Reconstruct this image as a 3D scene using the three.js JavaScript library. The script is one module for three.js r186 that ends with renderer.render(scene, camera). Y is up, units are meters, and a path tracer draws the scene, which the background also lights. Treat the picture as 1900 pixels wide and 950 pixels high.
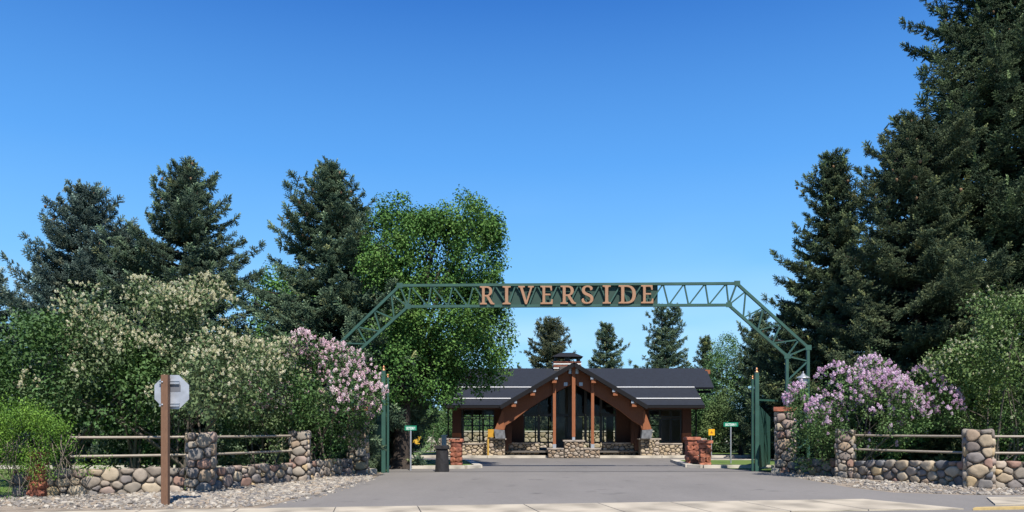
import * as THREE from 'three';
import { mergeGeometries, mergeVertices, toCreasedNormals } from 'three/addons/utils/BufferGeometryUtils.js';
import { TextGeometry } from 'three/addons/geometries/TextGeometry.js';
import { FontLoader } from 'three/addons/loaders/FontLoader.js';

// ---------------------------------------------------------------- camera, sky, sun, exposure
const scene = new THREE.Scene();
const EYE = 1.7, F = 1500;                       // eye height in metres; focal length in photograph pixels
const camera = new THREE.PerspectiveCamera(2 * Math.atan(795 / F) * 180 / Math.PI, 1900 / 1590, 0.1, 3000);
camera.position.set(0, EYE, 0);
camera.lookAt(0, EYE, -10);
camera.setViewOffset(1900, 1590, 0, 0, 1900, 950);   // the photograph is the upper part of a level view

const SUN = new THREE.Vector3(0.16, 1, 0.38).normalize();
{
  const W = 1024, H = 512, data = new Float32Array(W * H * 4);
  const stops = [[-90, .20, .25, .26], [-1, .30, .42, .50], [0, .44, .76, 1.02], [5, .355, .70, 1.02], [11, .205, .53, .97], [18, .108, .365, .85], [28, .040, .182, .58], [45, .027, .125, .45], [90, .02, .088, .35]];
  for (let j = 0; j < H; j++) {
    const el = (j + .5) / H * 180 - 90;
    let k = 0; while (k < stops.length - 2 && el > stops[k + 1][0]) k++;
    const a = stops[k], b = stops[k + 1], t = Math.min(1, Math.max(0, (el - a[0]) / (b[0] - a[0])));
    for (let i = 0; i < W; i++) {
      const o = (j * W + i) * 4, an = i / W * 6.28318, wisp = el > 1 && el < 22 ? Math.max(0, fbm(Math.cos(an) * 5 + 3, el * .42 + fbm(Math.cos(an) * 3, Math.sin(an) * 3, el * .1, 2) * 1.2, Math.sin(an) * 5, 4) - .02) * Math.exp(-(((el - 8) / 6) ** 2)) : 0;
      for (let c = 0; c < 3; c++) data[o + c] = (a[c + 1] + (b[c + 1] - a[c + 1]) * t) * .80 * (1 + wisp * [.5, .16, .02][c]);
      data[o + 3] = 1;
    }
  }
  const sky = new THREE.DataTexture(data, W, H, THREE.RGBAFormat, THREE.FloatType);
  sky.mapping = THREE.EquirectangularReflectionMapping; sky.magFilter = THREE.LinearFilter; sky.needsUpdate = true;
  scene.background = sky; scene.environment = sky;
}
const sun = new THREE.DirectionalLight(new THREE.Color().setRGB(1, .94, .86), 5);
sun.position.copy(SUN).multiplyScalar(120); sun.target.position.set(0, 0, -35);
sun.castShadow = true; sun.shadow.mapSize.set(4096, 4096);
Object.assign(sun.shadow.camera, { left: -60, right: 60, top: 60, bottom: -60, near: 1, far: 300 });
scene.add(sun, sun.target);

const renderer = new THREE.WebGLRenderer({ antialias: true });
renderer.setSize(1024, 512);
renderer.toneMapping = THREE.LinearToneMapping;
renderer.toneMappingExposure = 1.4;
renderer.shadowMap.enabled = true;

// ---------------------------------------------------------------- helpers
const V = (x, y, z) => new THREE.Vector3(x, y, z);
function lerp(a, b, t) { return a + (b - a) * t; }
function clamp(x, a, b) { return Math.min(b, Math.max(a, x)); }
const RX = (px, d) => (px - 950) * d / F;                       // metres to the right of the lens axis, d metres away
const RY = (py, d) => EYE + (795 - py) * d / F;                 // metres above the ground
function RNG(seed) {
  let s = seed | 0;
  const r = () => { s = (s + 0x6d2b79f5) | 0; let t = Math.imul(s ^ (s >>> 15), 1 | s); t = (t + Math.imul(t ^ (t >>> 7), 61 | t)) ^ t; return ((t ^ (t >>> 14)) >>> 0) / 4294967296; };
  r.in = (a, b) => a + (b - a) * r();
  r.pick = (a) => a[Math.floor(r() * a.length)];
  r.dir = () => { const z = r.in(-1, 1), a = r.in(0, 6.2832), q = Math.sqrt(1 - z * z); return V(q * Math.cos(a), z, q * Math.sin(a)); };
  return r;
}
function hash3(x, y, z) { let h = Math.imul(x, 374761393) ^ Math.imul(y, 668265263) ^ Math.imul(z, 2147483647 ^ 0x5bd1e995); h = Math.imul(h ^ (h >>> 13), 1274126177); return ((h ^ (h >>> 16)) >>> 0) / 4294967296; }
function noise3(x, y, z) {
  const i = Math.floor(x), j = Math.floor(y), k = Math.floor(z), s = (t) => t * t * (3 - 2 * t), u = s(x - i), v = s(y - j), w = s(z - k);
  const e = (a, b, c) => hash3(i + a, j + b, k + c);
  return lerp(lerp(lerp(e(0, 0, 0), e(1, 0, 0), u), lerp(e(0, 1, 0), e(1, 1, 0), u), v), lerp(lerp(e(0, 0, 1), e(1, 0, 1), u), lerp(e(0, 1, 1), e(1, 1, 1), u), v), w) * 2 - 1;
}
function fbm(x, y, z, n = 4) { let a = .5, s = 0; for (let i = 0; i < n; i++, a *= .5, x *= 2.03, y *= 2.03, z *= 2.03) s += a * noise3(x, y, z); return s; }

// names and tags
const taken = new Map();
function numbered(name) { const n = taken.get(name) ?? 0; taken.set(name, n + 1); return n ? name + '_' + String(n).padStart(3, '0') : name; }
function tag(o, label, category, group) { o.userData.label = label; o.userData.category = category; if (group) o.userData.group = group; return o; }
function thing(name, label, category, [x, y, z] = [0, 0, 0], turn = 0, group) {
  const o = new THREE.Group(); o.name = numbered(name); o.position.set(x, y, z); o.rotation.y = turn; scene.add(o);
  return tag(o, label, category, group);
}
function part(name, geo, m, parent, label) {
  const g = Array.isArray(geo) ? merge(geo) : geo, o = new THREE.Mesh(g, m);
  o.castShadow = o.receiveShadow = true;
  const up = parent.userData; up.n ??= {}; const n = up.n[name] ?? 0; up.n[name] = n + 1; o.name = n ? name + '_' + String(n).padStart(3, '0') : name;
  if (label) o.userData.label = label;
  parent.add(o); return o;
}
function struct(name, geo, m) {
  const o = new THREE.Mesh(Array.isArray(geo) ? merge(geo) : geo, m); o.name = numbered(name); o.userData.kind = 'structure'; o.receiveShadow = o.castShadow = true; scene.add(o); return o;
}
function copies(name, geo, m, list, parent, stuff = true) {      // list of {m: Matrix4, c: Color}
  const o = new THREE.InstancedMesh(geo, m, list.length); o.name = name; o.castShadow = o.receiveShadow = true;
  list.forEach((e, i) => { o.setMatrixAt(i, e.m); if (e.c) o.setColorAt(i, e.c); });
  if (stuff) o.userData.kind = 'stuff';
  parent.add(o); return o;
}
function merge(list) {
  const flat = list.flat(9).map((g) => { const q = g.index ? g.toNonIndexed() : g; for (const k of Object.keys(q.attributes)) if (!['position', 'normal', 'uv'].includes(k)) q.deleteAttribute(k); return q; });
  return flat.length === 1 ? flat[0] : mergeGeometries(flat);
}
function metric(geo) {                                           // uv in metres, by the face's main direction
  const g = geo.index ? geo.toNonIndexed() : geo, p = g.attributes.position, n = p.count, uv = new Float32Array(n * 2), a = V(), b = V(), c = V();
  for (let i = 0; i < n; i += 3) {
    a.fromBufferAttribute(p, i); b.fromBufferAttribute(p, i + 1); c.fromBufferAttribute(p, i + 2);
    const q = b.clone().sub(a).cross(c.clone().sub(a)), x = Math.abs(q.x), y = Math.abs(q.y), z = Math.abs(q.z);
    [a, b, c].forEach((v, k) => { const o = (i + k) * 2; if (y >= x && y >= z) { uv[o] = v.x; uv[o + 1] = v.z; } else if (x >= z) { uv[o] = v.z; uv[o + 1] = v.y; } else { uv[o] = v.x; uv[o + 1] = v.y; } });
  }
  g.setAttribute('uv', new THREE.BufferAttribute(uv, 2));
  if (!g.attributes.normal) g.computeVertexNormals();
  return g;
}
const box = (w, h, d, x = 0, y = 0, z = 0) => metric(new THREE.BoxGeometry(w, h, d).translate(x, y, z));   // centred at x, y, z
const boxY = (w, h, d, x, y0, z) => box(w, h, d, x, y0 + h / 2, z);                                         // standing on y0
function beam(p, q, w, d) {                                      // bar of section w by d from p to q
  const dir = q.clone().sub(p), L = dir.length(), g = new THREE.BoxGeometry(w, L, d), y = dir.normalize();
  const ref = Math.abs(y.z) > .95 ? V(1, 0, 0) : V(0, 0, 1), x = y.clone().cross(ref).normalize(), z = x.clone().cross(y);
  g.applyMatrix4(new THREE.Matrix4().makeBasis(x, y, z).setPosition(p.clone().add(q).multiplyScalar(.5)));
  return metric(g);
}
function slab(corners, th) {                                     // a plate under a (planar) polygon
  const n = corners[1].clone().sub(corners[0]).cross(corners[2].clone().sub(corners[0])).normalize(); if (n.y < 0) n.negate();
  const N = corners.length, top = corners, bot = corners.map((c) => c.clone().addScaledVector(n, -th)), pos = [];
  const tri = (a, b, c) => pos.push(a.x, a.y, a.z, b.x, b.y, b.z, c.x, c.y, c.z);
  const ccw = corners[1].clone().sub(corners[0]).cross(corners[2].clone().sub(corners[0])).dot(n) > 0;
  const T = ccw ? top : [...top].reverse(), B = ccw ? bot : [...bot].reverse();
  for (let i = 1; i < N - 1; i++) { tri(T[0], T[i], T[i + 1]); tri(B[0], B[i + 1], B[i]); }
  for (let i = 0; i < N; i++) { const j = (i + 1) % N; tri(T[i], B[i], B[j]); tri(T[i], B[j], T[j]); }
  const g = new THREE.BufferGeometry(); g.setAttribute('position', new THREE.Float32BufferAttribute(pos, 3)); g.computeVertexNormals();
  return metric(g);
}
function extrude(pts, depth, bevel = 0) {
  const s = new THREE.Shape(pts.map(([x, y]) => new THREE.Vector2(x, y)));
  return metric(new THREE.ExtrudeGeometry(s, { depth, bevelEnabled: bevel > 0, bevelSize: bevel, bevelThickness: bevel, bevelSegments: 1, curveSegments: 6 }));
}
function limb(a, b, c, r0, r1, seg = 5, rad = 6) {               // tapered bent branch
  const pos = [], idx = [], uv = [], P = (t) => V(lerp(lerp(a.x, b.x, t), lerp(b.x, c.x, t), t), lerp(lerp(a.y, b.y, t), lerp(b.y, c.y, t), t), lerp(lerp(a.z, b.z, t), lerp(b.z, c.z, t), t));
  for (let i = 0; i <= seg; i++) {
    const t = i / seg, p = P(t), d = P(Math.min(1, t + .05)).sub(P(Math.max(0, t - .05))).normalize(), ref = Math.abs(d.y) > .9 ? V(1, 0, 0) : V(0, 1, 0), u = d.clone().cross(ref).normalize(), v = d.clone().cross(u), r = lerp(r0, r1, t);
    for (let k = 0; k <= rad; k++) { const an = k / rad * 6.2832; pos.push(p.x + (u.x * Math.cos(an) + v.x * Math.sin(an)) * r, p.y + (u.y * Math.cos(an) + v.y * Math.sin(an)) * r, p.z + (u.z * Math.cos(an) + v.z * Math.sin(an)) * r); uv.push(k / rad * r0 * 6, t * p.distanceTo(a)); }
  }
  for (let i = 0; i < seg; i++) for (let k = 0; k < rad; k++) { const o = i * (rad + 1) + k; idx.push(o, o + 1, o + rad + 1, o + 1, o + rad + 2, o + rad + 1); }
  const g = new THREE.BufferGeometry(); g.setAttribute('position', new THREE.Float32BufferAttribute(pos, 3)); g.setAttribute('uv', new THREE.Float32BufferAttribute(uv, 2)); g.setIndex(idx); g.computeVertexNormals();
  return g;
}
const cyl = (r0, r1, h, x, y0, z, n = 12) => new THREE.CylinderGeometry(r1, r0, h, n).translate(x, y0 + h / 2, z);
function flat(points, y, cell = 0, bump = null) {                // horizontal polygon of [x, z] points
  const s = new THREE.Shape(points.map(([x, z]) => new THREE.Vector2(x, -z)));
  const g = new THREE.ShapeGeometry(s); g.rotateX(-Math.PI / 2); g.translate(0, y, 0);
  return metric(g);
}

// textures
function tex(size, fn, srgb = false) {
  const d = new Uint8Array(size * size * 4);
  for (let j = 0; j < size; j++) for (let i = 0; i < size; i++) { const c = fn(i / size, j / size), o = (j * size + i) * 4; for (let k = 0; k < 3; k++) d[o + k] = clamp(Array.isArray(c) ? c[k] : c, 0, 1) * 255; d[o + 3] = 255; }
  const t = new THREE.DataTexture(d, size, size); t.wrapS = t.wrapT = THREE.RepeatWrapping; t.magFilter = THREE.LinearFilter; if (srgb) t.colorSpace = THREE.SRGBColorSpace; t.needsUpdate = true; return t;
}
function tileNoise(u, v, f, seed, oct = 4) {                     // repeats at 0..1
  let s = 0, a = .5;
  for (let o = 0; o < oct; o++, f *= 2, a *= .5) {
    const x = u * f, y = v * f, i = Math.floor(x), j = Math.floor(y), q = (t) => t * t * (3 - 2 * t), fx = q(x - i), fy = q(y - j), h = (p, r) => hash3((i + p) % f, (j + r) % f, seed + o * 17);
    s += a * (lerp(lerp(h(0, 0), h(1, 0), fx), lerp(h(0, 1), h(1, 1), fx), fy) * 2 - 1);
  }
  return s;
}
const T = {
  soft: tex(256, (u, v) => .82 + .22 * tileNoise(u, v, 4, 3, 5)),
  speck: tex(256, (u, v) => .80 + .20 * tileNoise(u, v, 8, 5, 5) + (hash3(u * 256 | 0, v * 256 | 0, 9) - .5) * .22),
  asphalt: tex(512, (u, v) => .80 + .16 * tileNoise(u, v, 4, 11, 4) + .1 * tileNoise(u, v, 64, 12, 3) + (hash3(u * 512 | 0, v * 512 | 0, 2) - .5) * .16),
  drive: tex(1024, (u, v) => { const big = tileNoise(u, v, 3, 71, 4), streak = tileNoise(u * 1, v * .25, 16, 72, 3), spot = Math.max(0, tileNoise(u, v, 24, 73, 3) - .42) * .9; return .80 + .13 * big + .10 * streak - spot + .07 * tileNoise(u, v, 200, 74, 2) + (hash3(u * 1024 | 0, v * 1024 | 0, 75) - .5) * .13; }),
  blotch: tex(512, (u, v) => { const n = tileNoise(u, v, 4, 23, 6); return .82 + .40 * n + (hash3(u * 512 | 0, v * 512 | 0, 4) - .5) * .1; }),
  wood: tex(256, (u, v) => .78 + .2 * tileNoise(u * 1, v, 8, 31, 2) * .4 + .3 * (tileNoise((u * 6) % 1, v * .25, 16, 33, 4))),
  grass: tex(512, (u, v) => { const n = tileNoise(u, v, 4, 41, 5), f = tileNoise(u, v, 96, 43, 2); return [.78 + .30 * n + .25 * f, .84 + .2 * n + .25 * f, .75 + .2 * n + .2 * f]; }),
  roof: tex(512, (u, v) => { const row = Math.floor(v * 16), k = Math.floor(u * 24 + (row % 2) * .5 + hash3(row, 7, 7) * .4), e = (v * 16) % 1; return (.72 + .3 * hash3(k % 24, row, 61)) * (e < .1 ? .75 : 1) + (hash3(u * 512 | 0, v * 512 | 0, 3) - .5) * .12; }),
  bark: tex(256, (u, v) => .62 + .6 * tileNoise((u * 3) % 1, v * .5, 16, 51, 4)),
};
function on(t, metres) { const c = t.clone(); c.repeat.set(1 / metres, 1 / metres); c.needsUpdate = true; return c; }
function mat(r, g, b, o = {}) { return new THREE.MeshStandardMaterial({ color: new THREE.Color().setRGB(r, g, b), roughness: .85, ...o }); }
const bumpy = (t, metres, scale) => ({ bumpMap: on(t, metres), bumpScale: scale });
const M = {
  lawn: mat(.115, .175, .032, { map: on(T.grass, 5), roughness: 1 }),
  asphalt: mat(.222, .206, .186, { map: on(T.drive, 15), roughness: .95, ...bumpy(T.asphalt, 1.3, .006) }),
  asphaltIn: mat(.195, .182, .166, { map: on(T.drive, 17), roughness: .95 }),
  seam: mat(.03, .03, .032),
  concrete: mat(.47, .41, .31, { map: on(T.blotch, 2.3), ...bumpy(T.asphalt, .8, .002) }),
  kerb: mat(.56, .51, .42, { map: on(T.blotch, 2.3) }),
  yellow: mat(.56, .41, .17, { map: on(T.speck, .7) }),
  dirt: mat(.30, .245, .18, { map: on(T.blotch, 1.7), ...bumpy(T.speck, .9, .03) }),
  mortar: mat(.13, .11, .088, { map: on(T.speck, .5), ...bumpy(T.speck, .3, .01) }),
  rail: mat(.37, .32, .25, { roughness: .6, map: on(T.soft, .6) }),
  green: mat(.030, .098, .072, { roughness: .55, map: on(T.soft, 1.3) }),
  greenPanel: mat(.018, .060, .042, { roughness: .6, map: on(T.soft, .9) }),
  gateBoard: mat(.028, .105, .085, { roughness: .6, map: on(T.wood, .8) }),
  letter: mat(.43, .235, .135, { map: on(T.wood, .5) }),
  copper: mat(.55, .25, .12, { metalness: .7, roughness: .4 }),
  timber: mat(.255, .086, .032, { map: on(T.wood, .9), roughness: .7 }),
  timberLit: mat(.34, .115, .042, { map: on(T.wood, .9), roughness: .7 }),  // lighter copy of the timber, with sunlight put into its colour
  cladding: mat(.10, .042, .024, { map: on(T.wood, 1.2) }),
  roof: mat(.009, .013, .021, { map: on(T.roof, 2.4), roughness: .8, ...bumpy(T.roof, 2.4, .008) }),
  fascia: mat(.006, .006, .008, { roughness: 1 }),
  snow: mat(.78, .79, .80, { roughness: .5 }), shoe: mat(.22, .225, .235, { metalness: .3, roughness: .5, map: on(T.blotch, .5) }),
  steel: mat(.42, .44, .47, { metalness: .55, roughness: .45 }),
  frame: mat(.02, .022, .022, { roughness: .5 }),
  glass: new THREE.MeshPhysicalMaterial({ color: new THREE.Color().setRGB(.74, .78, .75), specularIntensity: .4, transmission: 1, thickness: 0, roughness: .03, ior: 1.45 }),
  inside: mat(.10, .09, .08), slate: mat(.17, .18, .18, { map: on(T.blotch, 1.1) }),
  cap: mat(.42, .36, .30, { map: on(T.blotch, 1.1), ...bumpy(T.speck, .6, .01) }),
  bark: mat(.075, .055, .042, { map: on(T.bark, .9), ...bumpy(T.bark, .9, .04) }),
  stem: mat(.17, .14, .11, { map: on(T.bark, .5) }),
  twig: mat(.19, .155, .115), 
  post: mat(.20, .105, .06, { map: on(T.wood, .5), ...bumpy(T.wood, .5, .006) }),
  plate: mat(.50, .52, .56, { metalness: .35, roughness: .42, map: on(T.soft, .7) }),
  plateDark: mat(.15, .155, .17, { metalness: .2, roughness: .5 }),
  signGreen: mat(.012, .20, .115, { roughness: .4 }), white: mat(.75, .75, .72, { roughness: .5 }), yellowSign: mat(.80, .42, .02, { roughness: .4 }), black: mat(.015, .015, .015),
  leaf: new THREE.MeshPhysicalMaterial({ color: 0xffffff, roughness: .8, transmission: .2, thickness: 0, specularIntensity: .4, side: THREE.DoubleSide }),
  leafShiny: new THREE.MeshPhysicalMaterial({ color: 0xffffff, roughness: .62, transmission: .22, thickness: 0, specularIntensity: .5, side: THREE.DoubleSide }),
  needle: mat(1, 1, 1, { roughness: .8, side: THREE.DoubleSide }), petal: new THREE.MeshPhysicalMaterial({ color: 0xffffff, roughness: 1, transmission: .3, thickness: 0, side: THREE.DoubleSide }),
  pebble: mat(1, 1, 1, { roughness: .9 }),
};
const STONE = [[.34, .285, .225], [.27, .225, .18], [.43, .34, .23], [.215, .19, .175], [.37, .275, .19], [.16, .16, .165], [.50, .41, .29], [.31, .235, .195], [.245, .225, .205], [.40, .33, .26], [.33, .20, .15], [.20, .165, .14], [.47, .35, .20], [.29, .25, .20]]
  .map((c, i) => mat(c[0], c[1], c[2], { map: on(i % 2 ? T.blotch : T.speck, .55 + .07 * i), roughness: .82, ...bumpy(T.speck, .4, .008) }));
const RED = [[.40, .135, .075], [.34, .115, .068], [.46, .165, .095], [.29, .10, .062]].map((c) => mat(c[0], c[1], c[2], { map: on(T.blotch, .8), ...bumpy(T.blotch, .5, .03) }));

// ---------------------------------------------------------------- cobbles: cells of a Voronoi diagram rounded into stones
function cells(w, h, size, r) {                                  // cells of a weighted Voronoi diagram, large stones first
  const sx = 1.42, W = w / sx, pts = [];
  for (const [k, tries] of [[.66, 40], [.52, 160], [.40, 500], [.29, 900]]) for (let t = 0; t < tries * Math.max(1, W * h * 1.5); t++) {
    const q = size * k * r.in(.88, 1.12), x = r.in(q * .35, W - q * .35), y = r.in(q * .4, h - q * .4);
    if (pts.every((p) => Math.hypot(p[0] - x, p[1] - y) > (p[2] + q) * .93)) pts.push([x, y, q]);
  }
  const clipAll = () => pts.map((p, a) => {
    let poly = [[0, 0], [W, 0], [W, h], [0, h]];
    for (let b = 0; b < pts.length && poly.length; b++) {
      if (a === b) continue;
      const q = pts[b], dx = q[0] - p[0], dy = q[1] - p[1]; const dd = dx * dx + dy * dy; if (dd > size * size * 16) continue;
      const tt = .5 + (p[2] * p[2] - q[2] * q[2]) / (2 * dd), mx = p[0] + dx * tt, my = p[1] + dy * tt, f = (v) => (v[0] - mx) * dx + (v[1] - my) * dy, out = [];
      for (let i = 0; i < poly.length; i++) { const s = poly[i], e = poly[(i + 1) % poly.length], fs = f(s), fe = f(e); if (fs <= 0) out.push(s); if (fs * fe < 0) { const t = fs / (fs - fe); out.push([lerp(s[0], e[0], t), lerp(s[1], e[1], t)]); } }
      poly = out;
    }
    return poly;
  });
  return clipAll().filter((p) => p.length > 2).map((p) => p.map(([x, y]) => [x * sx, y]));
}
function cobble(poly, r, gap, bulge, back, n = 14) {
  let cx = 0, cy = 0; poly.forEach(([x, y]) => { cx += x / poly.length; cy += y / poly.length; });
  let R = [];
  for (let i = 0; i < n; i++) {
    const a = i / n * 6.2832, dx = Math.cos(a), dy = Math.sin(a); let best = 9;
    poly.forEach((s, k) => { const e = poly[(k + 1) % poly.length], ex = e[0] - s[0], ey = e[1] - s[1], den = dx * ey - dy * ex; if (Math.abs(den) < 1e-9) return; const t = ((s[0] - cx) * ey - (s[1] - cy) * ex) / den, u = ((s[0] - cx) * dy - (s[1] - cy) * dx) / den; if (t > 0 && u >= -1e-6 && u <= 1 + 1e-6) best = Math.min(best, t); });
    R.push(Math.max(.02, best - gap));
  }
  R = R.map((q, i) => Math.min(q, .24 * R[(i + 1) % n] + .24 * R[(i + n - 1) % n] + .52 * q) * r.in(.94, 1.02));
  const rings = [[.80, -back], [.98, -.06], [1, -.012], [.94, bulge * .55], [.76, bulge * .93], [.42, bulge * 1.03]], pos = [], idx = [], uv = [], o1 = r.in(0, 9), o2 = r.in(0, 9), tiltx = r.in(-.12, .12), tilty = r.in(-.12, .12);
  const put = (x, y, z) => { const k = 1 + .17 * noise3(x * 8 + o1, y * 8, z * 8 + o2); const X = cx + x * k, Y = cy + y * k, Z = z > 0 ? z * k + (x * tiltx + y * tilty) : z; pos.push(X, Y, Z); uv.push(X + o1, Y + o2); };
  rings.forEach(([s, z]) => R.forEach((q, i) => { const a = i / n * 6.2832; put(Math.cos(a) * q * s, Math.sin(a) * q * s, z); }));
  put(0, 0, bulge * 1.06); put(0, 0, -back);
  for (let k = 0; k < rings.length - 1; k++) for (let i = 0; i < n; i++) { const a = k * n + i, b = k * n + (i + 1) % n; idx.push(a, b, a + n, b, b + n, a + n); }
  const top = rings.length * n, L = (rings.length - 1) * n;
  for (let i = 0; i < n; i++) { idx.push(L + i, L + (i + 1) % n, top); idx.push((i + 1) % n, i, top + 1); }
  const g = new THREE.BufferGeometry(); g.setAttribute('position', new THREE.Float32BufferAttribute(pos, 3)); g.setAttribute('uv', new THREE.Float32BufferAttribute(uv, 2)); g.setIndex(idx); g.computeVertexNormals(); return g;
}
// a dry-laid looking face from p to q (x, z points), h0..h1 high; stones become children of parent (or are returned)
function cobbleFace(parent, p, q, y0, h0, h1, size, seed, opt = {}) {
  const r = RNG(seed), L = Math.hypot(q[0] - p[0], q[1] - p[1]), dirx = (q[0] - p[0]) / L, dirz = (q[1] - p[1]) / L, out = [];
  const B = new THREE.Matrix4().makeBasis(V(dirx, 0, dirz), V(0, 1, 0), V(-dirz, 0, dirx)).setPosition(p[0], y0, p[1]);   // z of the face points to the viewer's side
  for (const poly of cells(L, 1, size / Math.max(h0, h1), r).length ? cells(L, Math.max(h0, h1), size, r) : []) {
    const H = Math.max(h0, h1), sc = poly.map(([x, y]) => [x, y * lerp(h0, h1, x / L) / H]), top = Math.max(...sc.map((s) => s[1] / lerp(h0, h1, s[0] / L))) > .97;
    if (top) { const lift = r.in(-.03, .045); sc.forEach((s) => { if (s[1] / lerp(h0, h1, s[0] / L) > .97) s[1] += lift; }); }
    const g = cobble(sc, r, opt.gap ?? .009, r.in(.5, 1) * (opt.bulge ?? .085), top ? (opt.topBack ?? .3) : .1).applyMatrix4(B);
    out.push([g, r.pick(STONE)]);
  }
  if (parent) out.forEach(([g, m]) => part('stone', g, m, parent));
  return out.map((o) => o[0]);
}

// ---------------------------------------------------------------- ground, roads, kerbs
{
  const g = new THREE.CircleGeometry(900, 64); g.rotateX(-Math.PI / 2); g.translate(0, -.012, 0); struct('lawn', metric(g), M.lawn);
}
struct('street', flat([[-200, 30], [200, 30], [200, -14.6], [-200, -14.6]], -.004), M.asphalt);
const driveEdgeL = [[-5.6, -16.9], [-5.35, -17.4], [-5.15, -20], [-4.95, -24], [-4.7, -27.4], [-4.9, -31.4]], driveEdgeR = [[9.95, -31.4], [9.85, -29], [9.75, -26], [9.7, -23.4], [10.1, -21.4], [11.6, -20.6], [16, -20.3], [30, -18.2]];
// the sidewalk runs a few degrees off square to the lens
const sw = (t, off) => [t, -17.82 - .165 * t + off];   // far edge at off = 0
struct('driveway', flat([...driveEdgeL, ...driveEdgeR, [30, -14.5], [-8, -14.5]], .004), M.asphalt);
struct('inner_road', flat([[-4.9, -31.42], [9.95, -31.42], [9.95, -34], [9.4, -41.3], [120, -41.3], [120, -47], [-120, -47], [-120, -40.8], [-5.8, -40.8]], .003), M.asphaltIn);
struct('road_seam', flat([[-4.9, -31.5], [9.95, -32.1], [9.95, -31.98], [-4.9, -31.38]], .009), M.seam);
// sidewalk of separate slabs across the driveway
{
  const o = new THREE.Group(); o.name = 'sidewalk'; o.userData.kind = 'structure'; scene.add(o);
  const lines = [-9.6, -7.6, -5.7, -3.75, -2.05, .25, 1.92, 3.6, 5.25, 6.95, 8.35];
  for (let i = 0; i < lines.length - 1; i++) {
    const a = lines[i] + .012, b = lines[i + 1] - .012, k = .16 * .3, last = i === lines.length - 2;
    part('slab', slab([V(...[sw(a, 2.3)[0] + .4, .03, sw(a, 2.3)[1]]), V(sw(b, 2.3)[0] + (last ? 1.1 : .4), .03, sw(b, 2.3)[1]), V(sw(b, 0)[0], .03, sw(b, 0)[1]), V(sw(a, 0)[0], .03, sw(a, 0)[1])], .06), M.concrete, o);
  }
  for (let i = 0; i < 3; i++) { const a = 11.55 + i * 1.8, b = a + 1.78; part('slab', slab([V(a - .9 + (i ? .9 : 0), .034, -17.75 - .12 * (a - 11)), V(b, .034, -17.75 - .12 * (b - 11)), V(b, .034, -19.6 - .12 * (b - 11)), V(a, .034, -19.6 - .12 * (a - 11))], .06), M.concrete, o); }
}
struct('yellow_kerb', slab([V(9.55, .05, -16.75), V(15, .09, -17.6), V(15, .09, -17.85), V(9.75, .05, -17.0)], .09), M.yellow);
struct('dirt_verge', flat([[-15, -16.6], [-8, -16.2], [-5.6, -16.9], ...driveEdgeL.slice(1).map(([x, z]) => [x - .02, z]), [-5.9, -31.4], [-7.4, -26.6], [-9, -22.6], [-12, -20.9], [-13.5, -20.6], [-15.5, -18.5]], 0), M.dirt);
struct('dirt_verge', flat([...driveEdgeR.map(([x, z]) => [x + .02, z]), [30, -24.5], [13.8, -24.5], [12, -28.4], [10.8, -31.4]], -.001), M.dirt);
// grass islands inside the gate, with their kerbs
function island(pts, y) { struct('lawn', slab(pts.map(([x, z]) => V(x, y, z)), .12), M.lawn); }
function kerb(pts, w = .28, h = .13) { const gs = []; for (let i = 0; i < pts.length - 1; i++) { const [a, b] = [pts[i], pts[i + 1]]; gs.push(beam(V(a[0], h / 2, a[1]), V(b[0], h / 2, b[1]), h, w)); } struct('kerb', gs, M.kerb); }
island([[-40, -34.4], [-2.2, -34.4], [-1.7, -34.9], [-2.4, -40.6], [-40, -40.6]], .1);
kerb([[-40, -34.25], [-2.0, -34.25], [-1.45, -34.8], [-2.2, -40.7]], .35); kerb([[-2.2, -40.75], [-40, -40.75]], .3);
island([[7.9, -35.3], [8.3, -34.85], [50, -34.85], [50, -41], [8.2, -41]], .1);
kerb([[8.2, -41], [7.75, -35.3], [8.2, -34.7], [50, -34.7]], .35); kerb([[8.2, -41.2], [50, -41.2]], .3);
struct('lawn', flat([[9.95, -32.1], [40, -32.1], [40, -34.55], [9.2, -34.55]], .006), M.lawn);
kerb([[-120, -47.1], [-3.1, -47.1], [-1.4, -46.6], [8.6, -46.6], [10.4, -47.1], [120, -47.1]], .3, .14);
struct('path', [flat([[-4, -46.9], [11, -46.9], [11, -48.3], [-4, -48.3]], .1)], M.kerb);
for (const [z, w] of [[-58, 2.4], [-82, 1.6], [-127, 3]]) struct('path', flat([[-150, z], [150, z - 2], [150, z - 2 - w], [-150, z - w]], -.004), M.kerb);

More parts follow.
